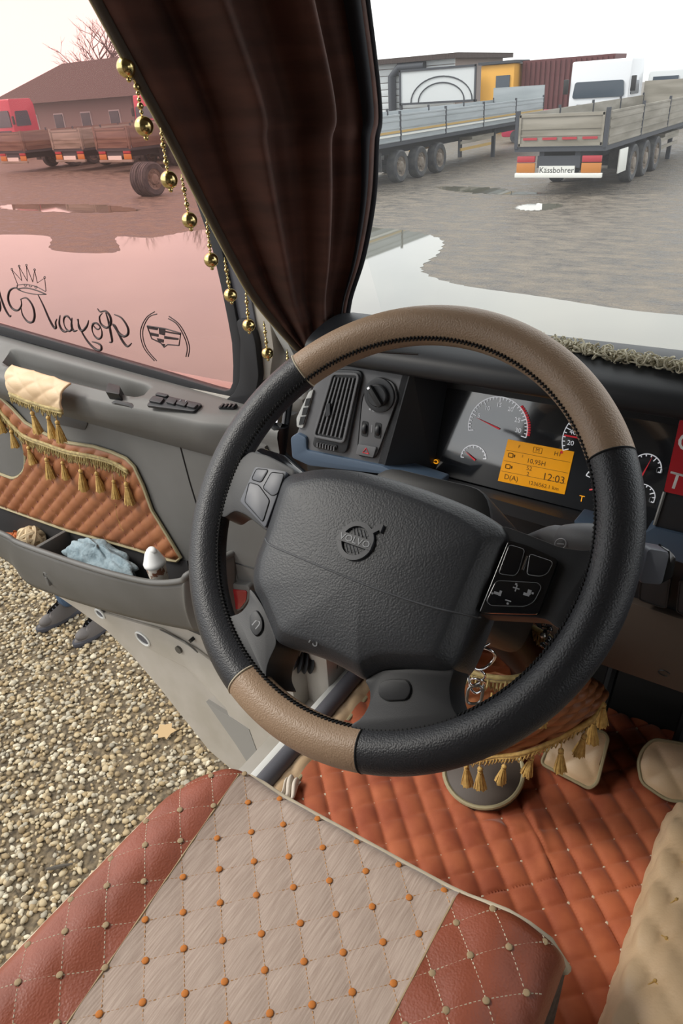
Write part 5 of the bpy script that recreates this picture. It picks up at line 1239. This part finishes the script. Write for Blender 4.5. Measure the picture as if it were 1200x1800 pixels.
for i in range(-30, 30):
    for j in range(-30, 30):
        x, y = (i - j) * SS * c4, (i + j) * SS * c4
        if not (seat_l(y) + .012 < x < SX1 - .012 and .0 < y < SYF - .01): continue
        fab = fabL(y) + .006 < x < BR0 - .006; p = seat_pt(x, y, 0) + [random.uniform(-.002, .002), random.uniform(-.002, .002), .002]
        inst(TF if fab else TB, 'tuft', ST, WM[ST].inverted() @ Matrix.Translation(Vector(p)))
        for dx, dy in ((SS * c4, SS * c4), (-SS * c4, SS * c4)):
            n = 9
            for k in range(n):
                a, b = (k + .2) / n, (k + .75) / n; q0, q1 = (x + dx * a, y + dy * a), (x + dx * b, y + dy * b)
                if q1[1] < SYF - .004 and seat_l(q1[1]) + .01 < min(q0[0], q1[0]) and max(q0[0], q1[0]) < SX1 - .01:
                    f2 = fabL(q0[1]) < q0[0] < BR0; dl['o' if f2 else 'b'].tube([seat_pt(*q0, .25) + [0, 0, .0008], seat_pt(*q1, .25) + [0, 0, .0008]], .0008, 4)
tag(dl['o'].build('dotted_stitching', material('pale_orange_thread', 'b58a5e', .8), ST), kind='stuff'); tag(dl['b'].build('dotted_stitching', M['cream_thread'], ST), kind='stuff')

# ================================================================== CURTAIN WITH GOLD BEAD TRIM
CU = thing('window_curtain', 'dark brown gathered curtain with gold bead trim on the windscreen pillar', 'curtain', (-.68, 1.0, 2.45))
rows = [150, 250, 350, 450, 520, 575, 612]; lx = [252, 306, 356, 408, 448, 492, 526]; rx = [662, 660, 655, 637, 615, 604, 578]
Lc = [np.array(P(x, y, 'X', -.768 + .02 * i / 6)) for i, (x, y) in enumerate(zip(lx, rows))]; Rc = [np.array(P(x, y, 'Y', 1.03 - .03 * i / 6)) for i, (x, y) in enumerate(zip(rx, rows))]
Lc = [Lc[0] + (Lc[0] - Lc[1]) * 4.4] + Lc; Rc = [Rc[0] + (Rc[0] - Rc[1]) * 4.4 + np.array([.03, -.16, 0])] + Rc
LS, RS = smooth_path(Lc, 12), smooth_path(Rc, 12); nv_ = len(LS)
def cur(u, v):
    k = v * (nv_ - 1); i = min(int(k), nv_ - 2); f = k - i; a = LS[i] * (1 - f) + LS[i + 1] * f; b = RS[i] * (1 - f) + RS[i + 1] * f
    w = np.linalg.norm(b - a); n = nrm(np.cross(b - a, [0, 0, 1.])); 
    if n[1] > 0: n = -n
    g = math.sin(u * 2 * math.pi * 3.3 + .7 * math.sin(v * 4) + v * 1.2) + .45 * math.sin(u * 2 * math.pi * 6.1 + 1 + v * 3)
    env = min(1, u * 8) * min(1, (1 - u) * 8)
    return a * (1 - u) + b * u + n * (.075 * w * g * env + .30 * w * math.sin(math.pi * u) * .35)
crt = MB().grid(cur, 110, 90).build('curtain_fabric', M['curtain'], CU, smooth=180, solid=.002)
MB().tube([cur(0.0, v) for v in np.linspace(0, 1, 60)], .007, 8).build('rolled_hem', material('hem_brown', '453a30', .7), CU, 180)
MB().tube([cur(1.0, v) + np.array([.002, -.004, 0]) for v in np.linspace(0, 1, 60)], .006, 8).build('rolled_hem', M['curtain_edge'], CU, 180)
MB().grid(lambda u, v: np.array(cur(.90 + .10 * u, v)) + np.array([.002, -.008 - .006 * math.sin(u * 3), 0]), 8, 60).build('black_lining', M['curtain_edge'], CU, smooth=180)
MB().tube([LS[i] + np.array([-.004, -.004, -.002]) for i in range(0, nv_, 2)], .003, 6).build('bead_braid', M['cord'], CU, 180)
GB = MB()
GB.ball((0, 0, 0), .0108, 18, 12); GB.ball((0, 0, -.0118), .003, 8, 6)
for k in range(7): GB.ball((0, 0, .014 + k * .0062), (.0038 if k in (1, 4) else .0024), 8, 6)
GB.tube([(0, 0, .01), (0, 0, .058)], .0008, 5)
GBo = GB.build('bead_drop', M['brass'], None, 60, loc=(0, 0, 0)); COL.objects.unlink(GBo)
for x, y, s in ((200, 40, 1.1), (222, 118, 1.1), (253, 222, 1.1), (297, 316, 1.05), (333, 387, 1.0), (371, 457, .98), (405, 519, .95), (437, 572, .95), (470, 621, .92), (508, 664, .88)):
    q = P(x, y, 'X', -.778 + .022 * (y / 620)); inst(GBo, 'bead_drop', CU, WM[CU].inverted() @ Matrix.Translation(Vector(q)) @ Matrix.Rotation(random.uniform(-.06, .06), 4, 'Y') @ Matrix.Scale(s, 4))

# ================================================================== STEERING WHEEL
rotW = Matrix((tuple(WU), tuple(WV), tuple(WN))).transposed()
SWH = thing('steering_wheel', 'large truck steering wheel in black and taupe leather', 'steering wheel', WC, rotW)
RC, TR = .2058, .0194
def rim(a0, a1, mat, name, n):
    m = MB(); A = np.linspace(R(a0), R(a1), n)
    def fn(u, v):
        a = A[min(int(round(u * (n - 1))), n - 1)]; t = 2 * math.pi * v; rr = TR * (1 + .03 * math.cos(2 * t))
        return WF.pt((RC + rr * math.cos(t)) * math.cos(a), (RC + rr * math.cos(t)) * math.sin(a), TR * math.sin(t))
    m.grid(fn, n, 33); o = m.build(name, mat, SWH, smooth=180); return o
rim(30.5, 139.3, M['beige_leather'], 'rim_grip', 70); rim(139.3, 245, M['black_leather'], 'rim_grip', 70)
rim(245, 285, M['beige_leather'], 'rim_grip', 34); rim(-75, 30.5, M['black_leather'], 'rim_grip', 70)
for a, mt in ((30.5, 'thread'), (139.3, 'cream_thread'), (245, 'cream_thread'), (285, 'thread')):
    c, s = math.cos(R(a)), math.sin(R(a))
    MB().tube([WF.pt((RC + (TR + .0002) * math.cos(t)) * c, (RC + (TR + .0002) * math.cos(t)) * s, (TR + .0002) * math.sin(t)) for t in np.linspace(0, 2 * math.pi, 40, endpoint=False)], .0009, 6, closed=True).build('rim_seam', M[mt], SWH, 180)
sti = MB(); N_ = 300
def rp(a, t, e=.0006): return WF.pt((RC + (TR + e) * math.cos(t)) * math.cos(a), (RC + (TR + e) * math.cos(t)) * math.sin(a), (TR + e) * math.sin(t))
for k in range(N_):
    a = 2 * math.pi * k / N_; b = 2 * math.pi * (k + .8) / N_; t0, t1 = R(150), R(165)
    sti.tube([rp(a, t0), rp((a + b) / 2, (t0 + t1) / 2, .0014), rp(b, t1)], .0009, 4)
sti.tube([rp(2 * math.pi * k / 120, R(157), .0002) for k in range(120)], .0009, 5, closed=True)
sti.build('rim_stitching', M['thread'], SWH, 180)
# hub pad
H0 = .012
pad_px = [(497, 838), (530, 826), (570, 821), (615, 824), (660, 832), (720, 849), (780, 870), (835, 893), (872, 915), (889, 932), (893, 948), (880, 985), (862, 1025), (845, 1066), (830, 1105), (812, 1150), (797, 1176), (780, 1181), (740, 1179), (700, 1177), (672, 1180), (650, 1190), (638, 1196), (610, 1180), (570, 1160), (530, 1146), (500, 1137), (482, 1126), (471, 1100), (455, 1060), (441, 1030), (444, 990), (458, 950), (470, 915), (482, 878)]
pad = smooth_path([np.array(p) for p in WF.pxs(pad_px, H0)], 4, True); pad = [np.array(p) for p in pad]; PC = np.mean(pad, 0)
rings_ = [(1.0, -.040), (1.0, .000), (.992, .008), (.97, .013), (.93, .018), (.86, .0255), (.84, .0268), (.80, .0278), (.65, .0300), (.45, .0315), (.22, .0325), (.08, .0328)]
hp_ = MB(); n_ = len(pad)
for s, h in rings_: hp_.v.extend([tuple(WF.pt(*(PC + (p - PC) * s), h)) for p in pad])
for i in range(len(rings_) - 1):
    for k in range(n_): hp_.f.append((i * n_ + k, i * n_ + (k + 1) % n_, (i + 1) * n_ + (k + 1) % n_, (i + 1) * n_ + k))
hp_.f.append(tuple((len(rings_) - 1) * n_ + k for k in range(n_)))
hub = hp_.build('hub_pad', M['hub'], SWH, smooth=60)
def pad_h(p):
    d = np.array(p) - PC; a = math.atan2(d[1], d[0]); best = None
    A = [math.atan2(*(q - PC)[::-1]) for q in pad]; i = int(np.argmin([abs((x - a + math.pi) % (2 * math.pi) - math.pi) for x in A])); rr = np.linalg.norm(d) / np.linalg.norm(pad[i] - PC)
    S = sorted([(s, h) for s, h in rings_[2:]]); return float(np.interp(rr, [s for s, _ in S], [h for _, h in S]))
cr_px = [(462, 944), (480, 960), (520, 978), (580, 1003), (640, 1028), (700, 1050), (750, 1066), (790, 1076), (822, 1080), (838, 1081)]
cp = smooth_path([np.array(WF.px(x, y, .022)) for x, y in cr_px], 5)
MB().tube([WF.pt(*p, pad_h(p) + .0002) for p in cp], .0009, 6).build('pad_crease', material('crease', '5a5c60', .5), hub, 180)
# emblem
lc = np.array(WF.px(627, 952, .031)); hL = pad_h(lc) + .0002; lr = R(-2)
gx_, gy_ = (pad_h(lc + [.015, 0]) - pad_h(lc - [.015, 0])) / .03, (pad_h(lc + [0, .015]) - pad_h(lc - [0, .015])) / .03
eu = nrm(WU * math.cos(lr) + WV * math.sin(lr) + WN * gx_); ev = -WU * math.sin(lr) + WV * math.cos(lr) + WN * gy_; ev = nrm(ev - eu * np.dot(eu, ev))
EF = Fr(WF.pt(lc[0], lc[1], hL), eu, ev)
em = MB(); r0, r1 = .0138, .0182
em.add(*(lambda m: (m.v, m.f))(ring([(r0 * math.cos(t), r0 * math.sin(t)) for t in np.linspace(0, 6.283, 40, endpoint=False)], [(r1 * math.cos(t), r1 * math.sin(t)) for t in np.linspace(0, 6.283, 40, endpoint=False)], EF, -.002, .0024)))
em.prism(rrect(0, 0, .036, .0088, .001), EF, -.002, .0030)
em.prism([(.0105, .0140), (.0135, .0110), (.0185, .0160), (.0205, .0140), (.0205, .0215), (.0130, .0215), (.0150, .0195)], EF, -.002, .0026)
for k in range(4): em.tube([EF.pt(-.009 + k * .004, .0115, .0002), EF.pt(-.004 + k * .004, .0055, .0002)], .0005, 4); em.tube([EF.pt(-.009 + k * .004, -.0055, .0002), EF.pt(-.004 + k * .004, -.0115, .0002)], .0005, 4)
eo = em.build('emblem', material('satin_emblem', '424449', .4), hub, smooth=30)
te = MB(); text(te, 'VOLVO', EF, 0, -.0003, .0032, .0088, depth=1.5, sx=1.1); te.build('lettering', material('emblem_grey', '9a9da2', .35), hub, smooth=0)
te = MB(); p = np.array(WF.px(555, 1127, .022)); text(te, '1S', Fr(WF.pt(p[0], p[1], pad_h(p)), EF.u, EF.v), 0, 0, 0, .013, depth=.03, rot=R(-10)); te.build('moulded_lettering', material('moulded_grey', '4a4c50', .45), hub, smooth=0)
# spokes
def spoke(px, h=.008, th=.034, name='spoke', r=.006):
    return MB().prism(round_poly(WF.pxs(px, h), r), WF, h - th, h).build(name, M['spoke'], SWH, bevel=.004)
spoke([(440, 792), (470, 800), (520, 826), (490, 900), (470, 935), (432, 905), (412, 897), (392, 912), (372, 890), (395, 830)])
spoke([(880, 922), (935, 942), (985, 962), (1030, 968), (1060, 960), (1055, 1010), (1020, 1065), (985, 1110), (962, 1090), (945, 1086), (835, 1080)])
sL = spoke([(438, 1034), (446, 1042), (462, 1066), (478, 1104), (487, 1130), (470, 1165), (466, 1190), (478, 1215), (440, 1190), (400, 1130), (380, 1088), (404, 1084), (424, 1077), (438, 1058)], .006, .05)
sR = spoke([(640, 1196), (652, 1188), (672, 1178), (800, 1172), (789, 1205), (792, 1240), (812, 1272), (790, 1300), (640, 1300), (612, 1276), (636, 1262), (650, 1236), (650, 1212)], .010, .045)
for s_, q in ((sL, [(440, 1082), (452, 1072), (463, 1090), (463, 1108), (452, 1120), (441, 1106)]), (sR, [(668, 1200), (690, 1194), (718, 1196), (724, 1212), (716, 1230), (680, 1232), (666, 1222)])):
    hh = .006 if s_ is sL else .010; z = round_poly(WF.pxs(q, hh), .006)
    bt = MB().prism(z, WF, hh - .002, hh + .0025).build('thumb_button', M['spoke'], s_, bevel=.001)
    MB().tube([WF.pt(a, b, hh + .0004) for a, b in z], .0008, 5, closed=True).build('button_gap', M['black'], s_)
te = MB(); p = np.array(WF.px(451, 1096, .0086)); text(te, 'U', Fr(WF.pt(p[0], p[1], .0086), EF.u, EF.v), 0, 0, 0, .012, depth=.02, rot=R(160)); te.build('horn_symbol', M['mark_dim'], sL, smooth=0)
# button panels
HB = .014
def panel(px, mat): return MB().prism(round_poly(WF.pxs(px, HB), .003), WF, HB - .014, HB).build('button_panel', mat, SWH, bevel=.0015)
def button(px, par, mat, r=.004, h=.002):
    z = round_poly(WF.pxs(px, HB), r); b = MB().prism(z, WF, HB - .001, HB + h).build('button', mat, par, bevel=.0008)
    MB().tube([WF.pt(a, c, HB + .0004) for a, c in z], .0005, 4, closed=True).build('button_edge', M['black'] if mat is M['gloss_grey'] else M['mark_dim'], par); return b
pL = panel([(448, 820), (478, 824), (504, 829), (490, 862), (466, 928), (421, 881)], M['gloss_grey'])
button([(451, 824), (472, 826), (459, 848), (442, 843)], pL, M['gloss_grey'], .003, .0006); button([(477, 830), (500, 833), (488, 868), (478, 872), (462, 858)], pL, M['gloss_grey'], .003, .0006)
button([(438, 848), (455, 853), (474, 880), (462, 918), (430, 882)], pL, M['gloss_grey'], .003, .0006)
pR = panel([(893, 949), (925, 958), (980, 983), (975, 1000), (945, 1080), (841, 1077)], M['gloss'])
button([(895, 958), (922, 966), (911, 1004), (904, 1012), (876, 1008)], pR, M['gloss'], .003); button([(931, 974), (972, 988), (962, 1008), (950, 1013), (926, 1010)], pR, M['gloss'], .003)
bR = button([(872, 1021), (945, 1025), (951, 1032), (938, 1058), (922, 1066), (862, 1064), (855, 1056)], pR, M['gloss'], .004)
MB().tube([WF.pt(*WF.px(927, 978, HB), HB + .001), WF.pt(*WF.px(918, 1002, HB), HB + .001)], .0012, 6).build('divider', M['chrome'], pR)
sy = MB()
for x, y, w, h in ((873, 1043, .005, .0022), (879, 1043, .002, .0045), (925, 1045, .005, .0022), (930, 1041, .003, .004), (907, 1027, .0016, .0016), (907, 1034, .0055, .001), (907, 1034, .001, .0055), (893, 1056, .005, .001), (892, 1061, .0016, .0016), (865, 1043, .0016, .0016), (936, 1043, .0016, .0016)):
    a, b = WF.px(x, y, HB + .002); sy.box((a, b, HB + .0022), (w, h, .0006), WF)
sy.build('button_symbols', M['mark_dim'], bR, smooth=0)
